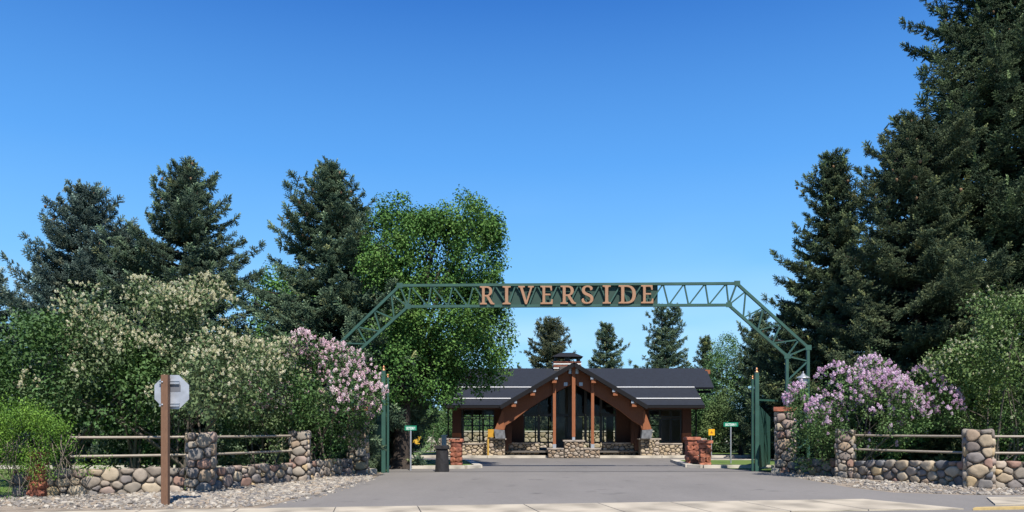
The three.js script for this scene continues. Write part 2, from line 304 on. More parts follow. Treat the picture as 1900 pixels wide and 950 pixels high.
// ---------------------------------------------------------------- loose gravel
{
  const r = RNG(77), g = new THREE.IcosahedronGeometry(1, 1), p = g.attributes.position;
  for (let i = 0; i < p.count; i++) { const x = p.getX(i), y = p.getY(i), z = p.getZ(i), k = 1 + .35 * noise3(x * 1.7 + 4, y * 1.7, z * 1.7); p.setXYZ(i, x * k, y * k * .55, z * k * .8); }
  const geo = toCreasedNormals(g, .5), list = [], C = [[.31, .28, .235], [.25, .225, .19], [.40, .36, .295], [.18, .162, .14], [.29, .235, .175], [.15, .138, .128]];
  const inside = (poly, x, z) => { let c = false; for (let i = 0, j = poly.length - 1; i < poly.length; j = i++) { const [xi, zi] = poly[i], [xj, zj] = poly[j]; if ((zi > z) !== (zj > z) && x < (xj - xi) * (z - zi) / (zj - zi) + xi) c = !c; } return c; };
  const bed = (poly, n, box, dens) => { let k = 0, guard = 0; while (k < n && guard++ < n * 20) { const x = r.in(box[0], box[1]), z = r.in(box[2], box[3]); if (!inside(poly, x, z) || r() > dens(x, z)) continue; k++; const s = r() < .07 ? r.in(.05, .085) : r.in(.014, .042), c = r.pick(C), q = new THREE.Matrix4().compose(V(x, s * .22, z), new THREE.Quaternion().setFromEuler(new THREE.Euler(r.in(-.4, .4), r.in(0, 6), r.in(-.4, .4))), V(s * r.in(.8, 1.4), s, s)); list.push({ m: q, c: new THREE.Color().setRGB(c[0], c[1], c[2]) }); } };
  bed([[-14, -17.2], [-8, -16.9], [-5.75, -17.3], [-5.2, -20], [-5.02, -24], [-4.75, -27.4], [-5.2, -30.6], [-5.6, -30.4], [-7, -26.4], [-8.6, -22.2], [-11.6, -20.3], [-14, -19.6]], 15000, [-14, -4.7, -31, -16.8], (x, z) => clamp((-z - 16.9) / 2.2, .10, 1) * (x > -9.5 ? 1 : .55));
  bed([[9.95, -31], [9.8, -26], [9.85, -23.4], [10.3, -21.5], [11.9, -20.75], [18, -20.4], [18, -23.2], [13.4, -23], [11.3, -27.6], [10.4, -30.4]], 4200, [9.5, 18, -31, -20.2], (x, z) => { const d = Math.min(1, Math.hypot(x - 13, z + 18) / 4); return clamp(.35 + .65 * noise3(x, 0, z), .1, 1) * d; });
  bed([[-5.3, -17.3], [-4.7, -19.5], [-4.5, -27], [-5, -27], [-5.3, -20]], 160, [-5.3, -4.4, -27, -17.3], () => 1);
  const o = copies('gravel', geo, M.pebble, list, scene); o.userData.kind = 'stuff'; o.userData.label = 'loose pale grey gravel strewn along the foot of the stone walls'; o.userData.category = 'gravel';
}

// ---------------------------------------------------------------- cobblestone walls, piers and rails
function stoneWall(p, q, h0, h1, seed, label, size = .235) {
  const t = thing('stone_wall', label, 'stone wall', [0, 0, 0], 0, 'cobblestone boundary walls'), L = Math.hypot(q[0] - p[0], q[1] - p[1]), nx = -(q[1] - p[1]) / L, nz = (q[0] - p[0]) / L;   // normal towards the street
  const b = (s) => [V(p[0] + nx * s, 0, p[1] + nz * s), V(q[0] + nx * s, 0, q[1] + nz * s)], [a0, a1] = b(-.34), [f0, f1] = b(-.015);
  part('mortar_core', slab([V(f0.x, h0 - .045, f0.z), V(f1.x, h1 - .045, f1.z), V(a1.x, h1 - .045, a1.z), V(a0.x, h0 - .045, a0.z)], Math.max(h0, h1) + .1), M.mortar, t);
  cobbleFace(t, p, q, -.03, h0 + .03, h1 + .03, size, seed);
  return t;
}
function stonePier(x, z, w, h, turn, seed, label, cap) {
  const t = thing('stone_pier', label, 'stone pillar', [x, 0, z], turn, 'cobblestone piers'), s = w / 2;
  part('mortar_core', boxY(w - .05, h - .05, w - .05, 0, 0, 0), M.mortar, t);
  const o = { topBack: .34, bulge: .085, gap: .008 };
  cobbleFace(t, [-s, s], [s, s], -.02, h, h, w / 2.5, seed, o);
  cobbleFace(t, [-s, -s], [-s, s], -.02, h, h, w / 2.5, seed + 1, o);
  cobbleFace(t, [s, s], [s, -s], -.02, h, h, w / 2.5, seed + 2, o);
  if (cap) part('capstone', rock(w + .22, .17, w + .22, 6, .03, seed).translate(0, h + .085, 0), RED[0], t, 'red sandstone cap');
  return t;
}
function rock(w, h, d, seg, amp, seed) {
  let g = new THREE.BoxGeometry(w, h, d, seg, Math.max(2, Math.round(seg * h / w)), seg); g.deleteAttribute('normal'); g.deleteAttribute('uv'); g = mergeVertices(g, 1e-4);
  const p = g.attributes.position, v = V();
  for (let i = 0; i < p.count; i++) { v.fromBufferAttribute(p, i); const n = v.clone().divide(V(w / 2, h / 2, d / 2)), k = amp * (fbm(v.x * 5 + seed, v.y * 5, v.z * 5, 3) * 1.6); const e = Math.max(0, Math.abs(n.x) + Math.abs(n.z) + Math.abs(n.y) - 2.1) * amp * .9; p.setXYZ(i, v.x + Math.sign(n.x) * (Math.abs(n.x) > .99 ? k - e : 0), v.y + Math.sign(n.y) * (Math.abs(n.y) > .99 ? k * .35 - e * .5 : 0), v.z + Math.sign(n.z) * (Math.abs(n.z) > .99 ? k - e : 0)); }
  const c = toCreasedNormals(g, .6); return metric(c);
}
const yawOf = (p, q) => -Math.atan2(q[1] - p[1], q[0] - p[0]);
const L0 = [-12.3, -19.9], L1 = [-8.42, -21.9], L2 = [-6.85, -26.1], L3 = [-5.75, -30.2], R3 = [10.45, -30.9], R2 = [11.55, -28.0], R1 = [13.45, -23.3], R0 = [19, -22.7];
stoneWall(L0, [-8.75, -21.62], .70, .68, 101, 'low cobblestone wall beside the stop sign, below the left rails');
stoneWall([-8.25, -22.2], [-7.0, -25.75], .64, .60, 102, 'low cobblestone wall between the two left piers with rails');
stoneWall([-6.75, -26.5], [-5.9, -29.8], .60, .62, 103, 'shaded cobblestone wall under the pink lilac');
stoneWall([10.62, -30.5], [11.4, -28.35], .62, .62, 104, 'shaded cobblestone wall left of the purple lilac');
stoneWall([11.68, -27.65], [13.25, -23.65], .60, .74, 105, 'sunlit cobblestone wall below the purple lilac');
stoneWall([13.85, -23.22], R0, .76, .74, 106, 'cobblestone wall running out at the right edge');
stonePier(L1[0], L1[1], .62, 1.6, .22, 201, 'cobblestone pier between the rails, right of the stop sign');
stonePier(L2[0], L2[1], .54, 1.62, .2, 211, 'half shaded cobblestone pier left of the pink lilac');
stonePier(L3[0], L3[1], .66, 2.35, .12, 221, 'tall cobblestone gate pier under the pink lilac', true);
stonePier(R3[0], R3[1], .66, 2.35, -.32, 231, 'tall red capped cobblestone pier behind the right gate', true);
stonePier(R2[0], R2[1], .54, 1.68, -.38, 241, 'dark shaded cobblestone pier in front of the purple lilac');
stonePier(R1[0], R1[1], .68, 1.70, -.46, 251, 'sunlit cobblestone pier at the right between rails');
function railing(p, q, label) {
  const t = thing('rail_fence', label, 'railing', [0, 0, 0], 0, 'two bar rails above the stone walls');
  for (const y of [1.47, .99]) part('rail', limb(V(p[0], y, p[1]), V((p[0] + q[0]) / 2, y - .012, (p[1] + q[1]) / 2), V(q[0], y, q[1]), .036, .036, 6, 8), M.rail, t);
}
const back = (p, d = .18) => [p[0], p[1] - d];
railing(back([-11.2, -20.3]), back(L1), 'two weathered rails above the wall behind the stop sign');
railing(back(L1), back(L2), 'two weathered rails between the two left piers');
railing(back(R2), back(R1), 'two rails below the purple lilac');
railing(back(R1), back(R0), 'two rails at the right edge beside the sunlit pier');

// ---------------------------------------------------------------- stop sign seen from behind
{
  const d = 17.96, t = thing('stop_sign', 'back of an octagonal sign on a square brown wooden post', 'road sign', [RX(307, d), 0, -d], .04);
  part('post', [boxY(.15, 2.9, .13, 0, -.3, 0).translate(0, .29, 0)], M.post, t);
  const oct = []; for (let i = 0; i < 8; i++) { const a = (i + .5) * Math.PI / 4; oct.push([Math.cos(a) * .412, Math.sin(a) * .412]); }
  const cy = RY(727, d), pl = part('plate', extrude(oct, .004).translate(.095, cy, -.12), M.plate, t);
  part('sticker', box(.44, .155, .002, .07, RY(720, d), -.113), M.plateDark, pl);
  for (const py of [709, 751]) {
    const y = RY(py, d), br = part('bracket', [box(.44, .055, .03, .05, y, -.095), box(.44, .012, .045, .05, y - .03, -.088), box(.44, .012, .045, .05, y + .03, -.088)], M.steel, t);
    part('bolt', new THREE.SphereGeometry(.022, 10, 8).translate(-.045, y, .07), M.steel, br);
  }
}

// ---------------------------------------------------------------- entrance arch
const AD = 32, ax = (px) => RX(px, AD), ay = (py) => RY(py, AD);
{
  const t = thing('entrance_arch', 'green steel truss arch spanning the driveway with tan letters', 'archway', [0, 0, -AD]), P = (px, py) => V(ax(px), ay(py), 0), c = .105, dp = .13;
  const outer = [P(615, 900), P(615, 652), P(742, 530), P(1367, 526), P(1499, 645), P(1499, 900)], inner = [P(655, 900), P(655, 661), P(757, 569), P(1352, 566), P(1460, 661), P(1460, 900)];
  const chord = ['leg', 'diagonal_chord', 'top_chord', 'diagonal_chord', 'leg'];
  for (let i = 0; i < 5; i++) { part(chord[i], beam(outer[i], outer[i + 1], c, dp), M.green, t); part(i === 2 ? 'bottom_chord' : chord[i], beam(inner[i], inner[i + 1], c, dp), M.green, t); }
  for (const [a, b] of [[outer[2], inner[2]], [outer[3], inner[3]], [outer[1], inner[1]], [outer[4], inner[4]]]) part('strut', beam(a, b, .06, .1), M.green, t);
  const zig = (o0, o1, i0, i1, n) => { for (let k = 0; k < n; k++) { const a = o0.clone().lerp(o1, (k + .5) / n), b = i0.clone().lerp(i1, k / n), d = i0.clone().lerp(i1, (k + 1) / n); part('strut', beam(b, a, .055, .07), M.green, t); part('strut', beam(a, d, .055, .068), M.green, t); } };
  zig(outer[2], outer[3], inner[2], inner[3], 16);
  zig(outer[1], outer[2], inner[1], inner[2], 4); zig(outer[3], outer[4], inner[3], inner[4], 4);
  zig(outer[4], P(1499, 845), inner[4], P(1460, 845), 4); zig(outer[1], P(615, 845), inner[1], P(655, 845), 4);
  for (const pt of [outer[2], inner[2], outer[3], inner[3], outer[4], inner[4]]) part('gusset', box(.24, .2, .012, pt.x, pt.y, .068), M.green, t);
  part('sign_panel', box(ax(1221) - ax(888), ay(529) - ay(568), .02, (ax(1221) + ax(888)) / 2, (ay(529) + ay(568)) / 2, -.085), M.greenPanel, t);
  const font = await new FontLoader().loadAsync('fonts/droid/droid_serif_regular.typeface.json');
  'RIVERSIDE'.split('').forEach((ch, i) => {
    const cxp = [904, 940, 976, 1014, 1054, 1089.5, 1125, 1163, 1200][i], g = new TextGeometry(ch, { font, size: 1, depth: .05, curveSegments: 8, bevelEnabled: true, bevelSize: .014, bevelThickness: .008, bevelSegments: 1 });
    g.computeBoundingBox(); const b = g.boundingBox, h = ay(532) - ay(566), s = h / (b.max.y - b.min.y), wide = [27, 15, 29, 23, 29, 22, 15, 32, 23][i] * AD / F;
    g.translate(-(b.min.x + b.max.x) / 2, -(b.min.y + b.max.y) / 2, 0); g.scale(wide / (b.max.x - b.min.x), s, 1); g.translate(ax(cxp), ay(549 - i * .25), .07);
    part('letter', metric(g), M.letter, t);
  });
}
// lantern fixed to the right leg
{
  const t = thing('lantern', 'grey green dome lantern on the right leg of the arch', 'lamp', [ax(1486), ay(702), -31.75]);
  part('hood', new THREE.LatheGeometry([[.02, .18], [.06, .16], [.09, .10], [.24, .03], [.26, -.02], [.23, -.02]].map(([x, y]) => new THREE.Vector2(x, y)), 18), M.steel, t);
  part('finial', new THREE.SphereGeometry(.035, 10, 8).translate(0, .22, 0), M.steel, t);
  part('glass_globe', new THREE.LatheGeometry([[.19, -.02], [.17, -.2], [.09, -.28], [.001, -.3]].map(([x, y]) => new THREE.Vector2(x, y)), 16), M.white, t);
  part('bracket', limb(V(0, .1, -.05), V(.1, .25, -.1), V(ax(1499) - ax(1486), .02, -.2), .02, .02), M.green, t);
}
// gates, swung open; the free end stands nearest
function gate(px, d, side, label) {
  const t = thing('swing_gate', label, 'gate', [RX(px, d), 0, -d], 0, 'open green gate leaves'), top = 3.92;
  part('post', boxY(.15, top, .15, 0, 0, 0), M.green, t);
  part('pipe', cyl(.05, .05, top - .25, -side * .15, 0, -.05), M.green, t);
  part('finial', new THREE.LatheGeometry([[.001, .2], [.03, .17], [.05, .12], [.03, .07], [.07, .03], [.07, 0]].map(([x, y]) => new THREE.Vector2(x, y)), 14).translate(0, top, 0), M.copper, t);
  part('finial', new THREE.LatheGeometry([[.001, .13], [.03, .1], [.04, .06], [.02, .03], [.05, 0]].map(([x, y]) => new THREE.Vector2(x, y)), 12).translate(-side * .15, top - .25, -.05), M.copper, t);
  part('top_bar', beam(V(0, RY(742, d), 0), V(side * 1.1, RY(742, d), -.9), .07, .07), M.green, t);
  const n = 15, ex = side > 0 ? 1.62 : -1.15, ez = -3.7;                     // leaf runs from the post back to the hinge
  for (let i = 0; i < n; i++) { const a = (i + .04) / n, b = (i + .96) / n, h = (s) => lerp(2.62, 2.2, s); const x0 = ex * a + side * .1, x1 = ex * b + side * .1, z0 = ez * a - .1, z1 = ez * b - .1, g = new THREE.BufferGeometry();
    part('board', slabUp([V(x0, .12, z0), V(x1, .12, z1), V(x1, h(b), z1), V(x0, h(a), z0)], .03), M.gateBoard, t); }
  for (const y of [.25, 2.0]) part('cross_bar', beam(V(side * .06, y, -.1), V(ex + side * .06, y, ez - .1), .05, .09), M.green, t);
}
function slabUp(c, th) { const n = c[1].clone().sub(c[0]).cross(c[3].clone().sub(c[0])).normalize(), o = c.map((v) => v.clone().addScaledVector(n, th)), pos = [], q = (a, b, d, e) => [a, b, d, a, d, e].forEach((v) => pos.push(v.x, v.y, v.z)); q(...o); q(c[3], c[2], c[1], c[0]); for (let i = 0; i < 4; i++) { const j = (i + 1) % 4; q(c[i], c[j], o[j], o[i]); } const g = new THREE.BufferGeometry(); g.setAttribute('position', new THREE.Float32BufferAttribute(pos, 3)); g.computeVertexNormals(); return metric(g); }
gate(712, 31, -1, 'green board gate swung open at the left of the driveway');
gate(1404, 32, 1, 'green board gate swung open at the right of the driveway');
function kerbStone(x, z, turn, label) { const t = thing('concrete_block', label, 'kerb block', [x, 0, z], turn); part('block', rock(1.1, .2, .28, 6, .015, x).translate(0, .1, 0), M.kerb, t); }
kerbStone(-5.45, -30.55, -1.0, 'pale block at the foot of the left gate'); kerbStone(10.2, -30.9, 1.0, 'pale block at the foot of the right gate');

// ---------------------------------------------------------------- red sandstone pillars
function redPillar(px, d, w, h, label, seed, dark) {
  const t = thing('sandstone_pillar', label, 'stone pillar', [RX(px, d), 0, -d], .06 * (seed % 3 - 1), 'rough red sandstone pillars'), r = RNG(seed), n = Math.max(3, Math.round(h / .24)); let y = 0;
  for (let i = 0; i < n; i++) { const hh = (h - .13) / n * (i === n - 1 ? 1 : 1), k = 1 - .04 * i / n + r.in(-.02, .02); if (i % 2 === 0 || w < .4) part('stone_block', rock(w * k, hh - .006, w * k, 7, .045, seed * 7 + i).translate(0, y + hh / 2, 0), RED[(i + seed) % 4], t); else { const f = r.in(.4, .6); part('stone_block', rock(w * k * f - .008, hh - .006, w * k, 6, .04, seed * 7 + i).translate(-w * k * (1 - f) / 2, y + hh / 2, 0), RED[(i + seed) % 4], t); part('stone_block', rock(w * k * (1 - f) - .008, hh - .006, w * k, 6, .04, seed * 9 + i).translate(w * k * f / 2, y + hh / 2, 0), RED[(i + seed + 1) % 4], t); } y += hh; }
  part('capstone', rock(w + .1, .14, w + .1, 6, .02, seed + 3).translate(0, y + .07, 0), RED[2], t);
}
redPillar(847, 35.5, .52, 1.24, 'red sandstone pillar in sun left of the inner road', 3);
{
  const d = 31.9, t = thing('shade_painted_pillar', 'dark tapered pillar with a flared cap near the left gate, shade put into its colour', 'shaded_pillar', [RX(820.5, d), 0, -d]), m = mat(.016, .015, .016, { roughness: .8, map: on(T.blotch, .6), ...bumpy(T.blotch, .4, .02) });
  part('body', metric(new THREE.CylinderGeometry(.30, .37, .9, 4, 6).rotateY(Math.PI / 4).toNonIndexed()).translate(0, .45, 0), m, t); part('lid', rock(.54, .13, .54, 5, .01, 3).translate(0, .965, 0), m, t);  // tree shade on this pillar is put into its near-black colour
}
redPillar(1284, 37, .56, 1.3, 'red sandstone pillar at the right, the farther of the pair', 5);
redPillar(1308, 35.8, .52, 1.17, 'red sandstone pillar at the right, the nearer of the pair', 6);
redPillar(71, 20.1, .34, 1.1, 'red sandstone post overgrown by the vine at the left edge', 7);

// ---------------------------------------------------------------- signs inside the gate
function labelTexture(text, w, h, bg, fg, size) { const c = document.createElement('canvas'); c.width = w; c.height = h; const x = c.getContext('2d'); x.fillStyle = bg; x.fillRect(0, 0, w, h); x.fillStyle = fg; x.font = `bold ${size}px sans-serif`; x.textAlign = 'center'; x.textBaseline = 'middle'; x.fillText(text, w / 2, h / 2 + 2); const t = new THREE.CanvasTexture(c); t.colorSpace = THREE.SRGBColorSpace; return t; }
const signFace = new THREE.MeshStandardMaterial({ map: labelTexture('SECTION 1', 256, 48, '#0d7a5c', '#f4f6f2', 40), roughness: .45 });
function streetSign(px, d, py, wpx, base, label) {
  const s = d / F, t = thing('street_name_sign', label, 'street sign', [RX(px, d), 0, -d], 0, 'green street name signs'), y = RY(py, d);
  part('pole', cyl(.035, .035, y - .04, 0, 0, 0), M.steel, t);
  const b = part('sign_blade', box(wpx * s, .2, .012, 0, y + .06, 0), M.signGreen, t);
  const f = new THREE.PlaneGeometry(wpx * s * .98, .19).translate(0, y + .06, .009); part('lettering', f, signFace, b);
}
streetSign(1356, 37.2, 790, 27, 0, 'green street sign on a pale pole right of the red pillars');
streetSign(1320, 52, 797, 16, 0, 'small green street sign behind the yellow square sign');
streetSign(762, 32.6, 797, 22, 0, 'green street sign in the shade beside the big trunk');
{
  const d = 47, t = thing('yellow_sign', 'small yellow square sign on a thin pole', 'road sign', [RX(1320, d), 0, -d + .0]);
  part('pole', cyl(.03, .03, 1.7, 0, 0, 0), M.steel, t); const b = part('plate', box(.36, .36, .012, 0, RY(802, d), .045), M.yellowSign, t);
  const s = new THREE.Shape(); s.moveTo(-.085, -.07); s.lineTo(.085, -.07); s.lineTo(0, .09); s.closePath();
  part('symbol', metric(new THREE.ExtrudeGeometry(s, { depth: .003, bevelEnabled: false }).translate(0, RY(802, d), .051)), mat(.35, .12, .01), b);
}
{
  const d = 46.9, t = thing('grey_post', 'slim grey bollard behind the dark pillar', 'bollard', [RX(824, 40), 0, -40]);
  part('post', boxY(.24, 1.25, .2, 0, .08, 0), M.steel, t); part('cap', boxY(.3, .05, .26, 0, 1.33, 0), M.steel, t);
}

// ---------------------------------------------------------------- lodge
{
  const B = thing('lodge', 'timber lodge with dark roof, arched gable and stone base', 'building', [RX(1063, 47), 0, -47]);
  const lz = (d) => 47 - d, eaveD = 46.5, ridgeD = 52, y0 = 3.05, k = .458, ry = (d) => y0 + k * (d - eaveD), xv = (d) => Math.max(.02, (5.46 - ry(d)) / .585);
  const N = 2.5 + eaveD;
  for (const s of [-1, 1]) {
    const q = (x, d) => V(s * x, ry(d), lz(d));
    part('roof', slab([q(xv(eaveD), eaveD), q(7.55, eaveD), q(7.55, N), q(xv(N), N)], .14), M.roof, B);
    part('roof', slab([q(xv(N), N), q(8.7, N), q(8.95, ridgeD), q(.02, ridgeD)], .14), M.roof, B);
    const m = (x, d) => V(s * x, ry(2 * ridgeD - d), lz(d));
    part('roof', slab([m(.02, ridgeD), m(8.95, ridgeD), m(7.55, 57.5), m(.02, 57.5)], .14), M.roof, B);
    part('gable_roof', slab([V(0, 5.50, lz(46.1)), V(s * 4.25, 5.50 - .585 * 4.25, lz(46.1)), V(s * 4.25, 5.50 - .585 * 4.25, lz(47.2)), V(0, 5.50, lz(52))], .15), M.roof, B);
    part('barge_board', beam(V(s * .02, 5.34, lz(46.06)), V(s * 4.2, 5.34 - .585 * 4.18, lz(46.06)), .22, .06), M.fascia, B);
    // strips that hold snow on the roof
    for (const [d, x1] of [[N - .08, 7.5], [eaveD + .8, 7.5]]) part('snow_guard', beam(V(s * (xv(d) + .12), ry(d) + .05, lz(d)), V(s * x1, ry(d) + .05, lz(d)), .05, .07), M.snow, B);
    part('gutter', beam(V(s * 4.2, y0 - .1, lz(46.44)), V(s * 7.55, y0 - .1, lz(46.44)), .13, .09), M.fascia, B);
    part('soffit', box(3.4, .06, 1.9, s * 5.85, y0 - .18, lz(47.5)), M.cladding, B);
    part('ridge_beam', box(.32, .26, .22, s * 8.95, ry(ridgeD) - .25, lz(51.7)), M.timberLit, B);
    part('purlin', box(1.1, .16, .2, s * 8.0, ry(N) - .26, lz(N + .3)), M.fascia, B);
    // curved rib with its tapering foot
    const rib = [[0, 5.27], [4.0, 2.93], [4.12, 2.78], [4.55, 1.62], [4.0, 1.58], [3.9, 1.88], [3.44, 2.16], [2.72, 2.73], [1.97, 3.22], [1.19, 3.68], [.0, 4.32]].map(([x, y]) => [s * x, y]);
    part('rib', extrude(s > 0 ? rib : rib.reverse(), .34).translate(0, 0, lz(47.05)), M.timber, B);
    part('rib_foot_lit', extrude([[4.10, 2.74], [4.53, 1.63], [4.02, 1.63], [4.0, 2.62]].map(([x, y]) => [s * x, y]), .05).translate(0, 0, lz(46.74) + .033), M.timberLit, B);  // thin plate that gives the foot its sunlit face as a lighter colour
    part('steel_shoe', extrude([[3.92, 1.12], [4.5, 1.12], [4.58, 1.66], [3.97, 1.60]].map(([x, y]) => [s * x, y]), .46).translate(0, 0, lz(47.1)), M.shoe, B);
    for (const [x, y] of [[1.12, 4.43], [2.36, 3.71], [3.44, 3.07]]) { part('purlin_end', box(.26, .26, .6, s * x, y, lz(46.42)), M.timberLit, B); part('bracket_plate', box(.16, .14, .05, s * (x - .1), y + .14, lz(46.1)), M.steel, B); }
    part('bracket_plate', box(.2, .2, .06, s * .44, 4.26, lz(46.72)), M.steel, B); part('bracket_plate', box(.16, .3, .06, s * .2, 5.0, lz(46.55)), M.steel, B);
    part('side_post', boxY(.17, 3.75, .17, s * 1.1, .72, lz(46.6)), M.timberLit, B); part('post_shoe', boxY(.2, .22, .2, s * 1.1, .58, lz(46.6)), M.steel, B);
    // gable wall in the shade of the porch
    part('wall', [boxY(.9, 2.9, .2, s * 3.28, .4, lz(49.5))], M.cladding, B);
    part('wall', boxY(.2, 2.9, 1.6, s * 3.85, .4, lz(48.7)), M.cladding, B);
    for (const [x0, x1] of [[.06, .92], [1.0, 1.86], [1.94, 2.8]]) for (const [ya, yb, g] of [[.85, 2.48, 0], [2.56, 5, 1]]) {
      const h = (x) => g ? Math.min(5.15 - .585 * x, yb) : yb, w = part('window', [beam(V(s * x0, ya, lz(49.5)), V(s * x0, h(x0), lz(49.5)), .08, .1), beam(V(s * x1, ya, lz(49.5)), V(s * x1, h(x1), lz(49.5)), .08, .1), beam(V(s * x0, ya, lz(49.5)), V(s * x1, ya, lz(49.5)), .08, .1), beam(V(s * x0, h(x0), lz(49.5)), V(s * x1, h(x1), lz(49.5)), .08, .1)], M.frame, B);
      const pts = [[x0 + .03, ya + .03], [x1 - .03, ya + .03], [x1 - .03, h(x1) - .03], [x0 + .03, h(x0) - .03]].map(([x, y]) => [s * x, y]), sh = new THREE.Shape(pts.map(([x, y]) => new THREE.Vector2(x, y)));
      part('pane', metric(new THREE.ShapeGeometry(sh).translate(0, 0, lz(49.5))), M.glass, w);
    }
    // rear wall with its own glazing
    part('wall', boxY(.5, 3.2, .2, s * 3.3, 0, lz(56.6)), M.cladding, B); part('wall', box(2.95, .3, .2, s * 1.56, .15, lz(56.6)), M.cladding, B); part('wall', box(2.95, .8, .2, s * 1.56, 3.1, lz(56.6)), M.cladding, B);
    for (const x of [.1, 1.0, 1.9, 2.85]) part('mullion', boxY(.1, 2.5, .1, s * x, .3, lz(56.6)), M.frame, B);
    // wing: window, column, stone base
    for (const [x0, x1] of [[4.62, 5.24], [5.28, 5.88], [5.92, 6.5]]) for (const [ya, yb] of [[.9, 2.3], [2.36, 2.84]]) {
      const w = part('window', [box(.07, yb - ya, .09, s * x0, (ya + yb) / 2, lz(48.1)), box(.07, yb - ya, .09, s * x1, (ya + yb) / 2, lz(48.1)), box(x1 - x0 - .074, .06, .09, s * (x0 + x1) / 2, ya + .03, lz(48.1)), box(x1 - x0 - .074, .06, .09, s * (x0 + x1) / 2, yb - .03, lz(48.1))], M.frame, B);
      part('pane', metric(new THREE.PlaneGeometry(x1 - x0 - .08, yb - ya - .06).translate(s * (x0 + x1) / 2, (ya + yb) / 2, lz(48.1))), M.glass, w);
    }
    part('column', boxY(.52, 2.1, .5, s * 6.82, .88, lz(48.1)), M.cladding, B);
    part('column_lit_part', boxY(.54, .55, .52, s * 6.82, .88, lz(48.09)), M.timberLit, B);  // column below the eave shadow line, sunlight painted as a lighter sleeve
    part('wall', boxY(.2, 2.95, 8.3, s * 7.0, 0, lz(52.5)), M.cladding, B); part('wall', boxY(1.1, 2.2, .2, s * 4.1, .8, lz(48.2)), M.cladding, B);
    part('downspout', cyl(.045, .045, 2.8, s * 7.3, .1, lz(47.6)), M.fascia, B);
    part('wall', box(2.4, .3, .2, s * 5.8, .15, lz(56.6)), M.cladding, B); part('wall', box(.2, 2.95, .22, s * 4.5, 1.48, lz(56.6)), M.cladding, B); part('wall', box(2.4, .4, .2, s * 5.8, 2.85, lz(56.6)), M.cladding, B);
    for (const x of [5.1, 5.8]) part('mullion', boxY(.09, 2.4, .09, s * x, .3, lz(56.6)), M.frame, B);
    for (const y of [1.9]) part('mullion', box(2.3, .08, .08, s * 5.75, y, lz(56.6)), M.frame, B);
    part('stone_core', [boxY(1.1, 1.04, .8, s * 4.5, 0, lz(47.5)), boxY(1.5, .76, .4, s * 5.82, 0, lz(48.0)), boxY(1.05, 1.04, .9, s * 7.2, 0, lz(47.55)), boxY(2.0, .78, .4, s * 2.9, 0, lz(48.7))], M.mortar, B);
    part('cap_stone', boxY(1.26, .08, .96, s * 4.5, 1.045, lz(47.5)), M.cap, B); part('cap_stone', boxY(1.42, .07, .5, s * 5.8, .765, lz(47.95)), M.cap, B); part('cap_stone', boxY(1.2, .08, 1.05, s * 7.2, 1.045, lz(47.55)), M.cap, B); part('cap_stone', boxY(2.05, .06, .5, s * 2.9, .785, lz(48.7)), M.cap, B);
    const sp = (x0, x1) => s > 0 ? [x0, x1] : [-x1, -x0];
    for (const [x0, x1, d, h, seed] of [[3.95, 5.05, 47.09, 1.04, 301], [5.05, 6.6, 47.79, .76, 303], [6.68, 7.72, 47.09, 1.04, 305], [1.9, 3.9, 48.49, .78, 307]]) {
      const [a, b] = sp(x0, x1), st = cobbleFace(null, [a, lz(d)], [b, lz(d)], 0, h, h, .17, seed + (s > 0 ? 50 : 0), { gap: .016, bulge: .06, topBack: .05 });
      ['a', 'b', 'c'].forEach((_, i) => { const o = part('stone_facing', st.filter((g, n) => n % 3 === i), STONE[[2, 6, 9][i]], B); o.userData.kind = 'stuff'; });
    }
  }
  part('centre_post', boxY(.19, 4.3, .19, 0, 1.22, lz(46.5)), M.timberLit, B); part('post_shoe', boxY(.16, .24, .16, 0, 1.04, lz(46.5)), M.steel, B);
  part('king_post', boxY(.2, .9, .1, 0, 4.4, lz(46.62)), M.timber, B);
  part('hearth', [boxY(1.75, 1.9, .9, 0, .5, lz(51))], M.slate, B); part('flue', boxY(1.1, 3.2, .8, 0, 2.4, lz(51.05)), M.inside, B);
  part('floor', box(14, .1, 8.6, 0, .32, lz(52.4)), M.inside, B);
  part('stone_core', [boxY(1.1, .95, .62, 0, 0, lz(46.42)), boxY(2.96, .5, .5, 0, 0, lz(46.44))], M.mortar, B);
  part('cap_stone', boxY(1.25, .08, .8, 0, .955, lz(46.42)), M.cap, B); for (const s of [-1, 1]) part('cap_stone', boxY(.96, .07, .66, s * 1.06, .505, lz(46.44)), M.cap, B);
  for (const [a, b, d, h, seed] of [[-.56, .56, 46.1, .95, 401], [-1.5, -.58, 46.18, .5, 402], [.58, 1.5, 46.18, .5, 403]]) { const st = cobbleFace(null, [a, lz(d)], [b, lz(d)], 0, h, h, .17, seed, { gap: .016, bulge: .06, topBack: .05 }); [0, 1].forEach((i) => { const o = part('stone_facing', st.filter((g, n) => n % 2 === i), STONE[[4, 9][i]], B); o.userData.kind = 'stuff'; }); }
  // chimney with a hipped lid
  const cz = lz(52.4), ch = part('chimney', boxY(1.7, .62, 1.5, 0, 5.2, cz), M.mortar, B);
  for (let i = 0; i < 4; i++) part('stone_course', boxY(1.78, .07, 1.58, 0, 5.52 + i * .135, cz), i % 2 ? RED[1] : M.white, ch);
  for (const [x, z] of [[-.75, .65], [.75, .65], [-.75, -.65], [.75, -.65], [0, .66]]) part('lid_post', boxY(x ? .14 : .34, .5, .14, x, 5.8, cz + z), M.frame, ch);
  { const g = new THREE.CylinderGeometry(.62, 1.42, .3, 4, 1).rotateY(Math.PI / 4).translate(0, 6.42, cz); part('chimney_lid', metric(g.toNonIndexed()), M.fascia, B); }
}
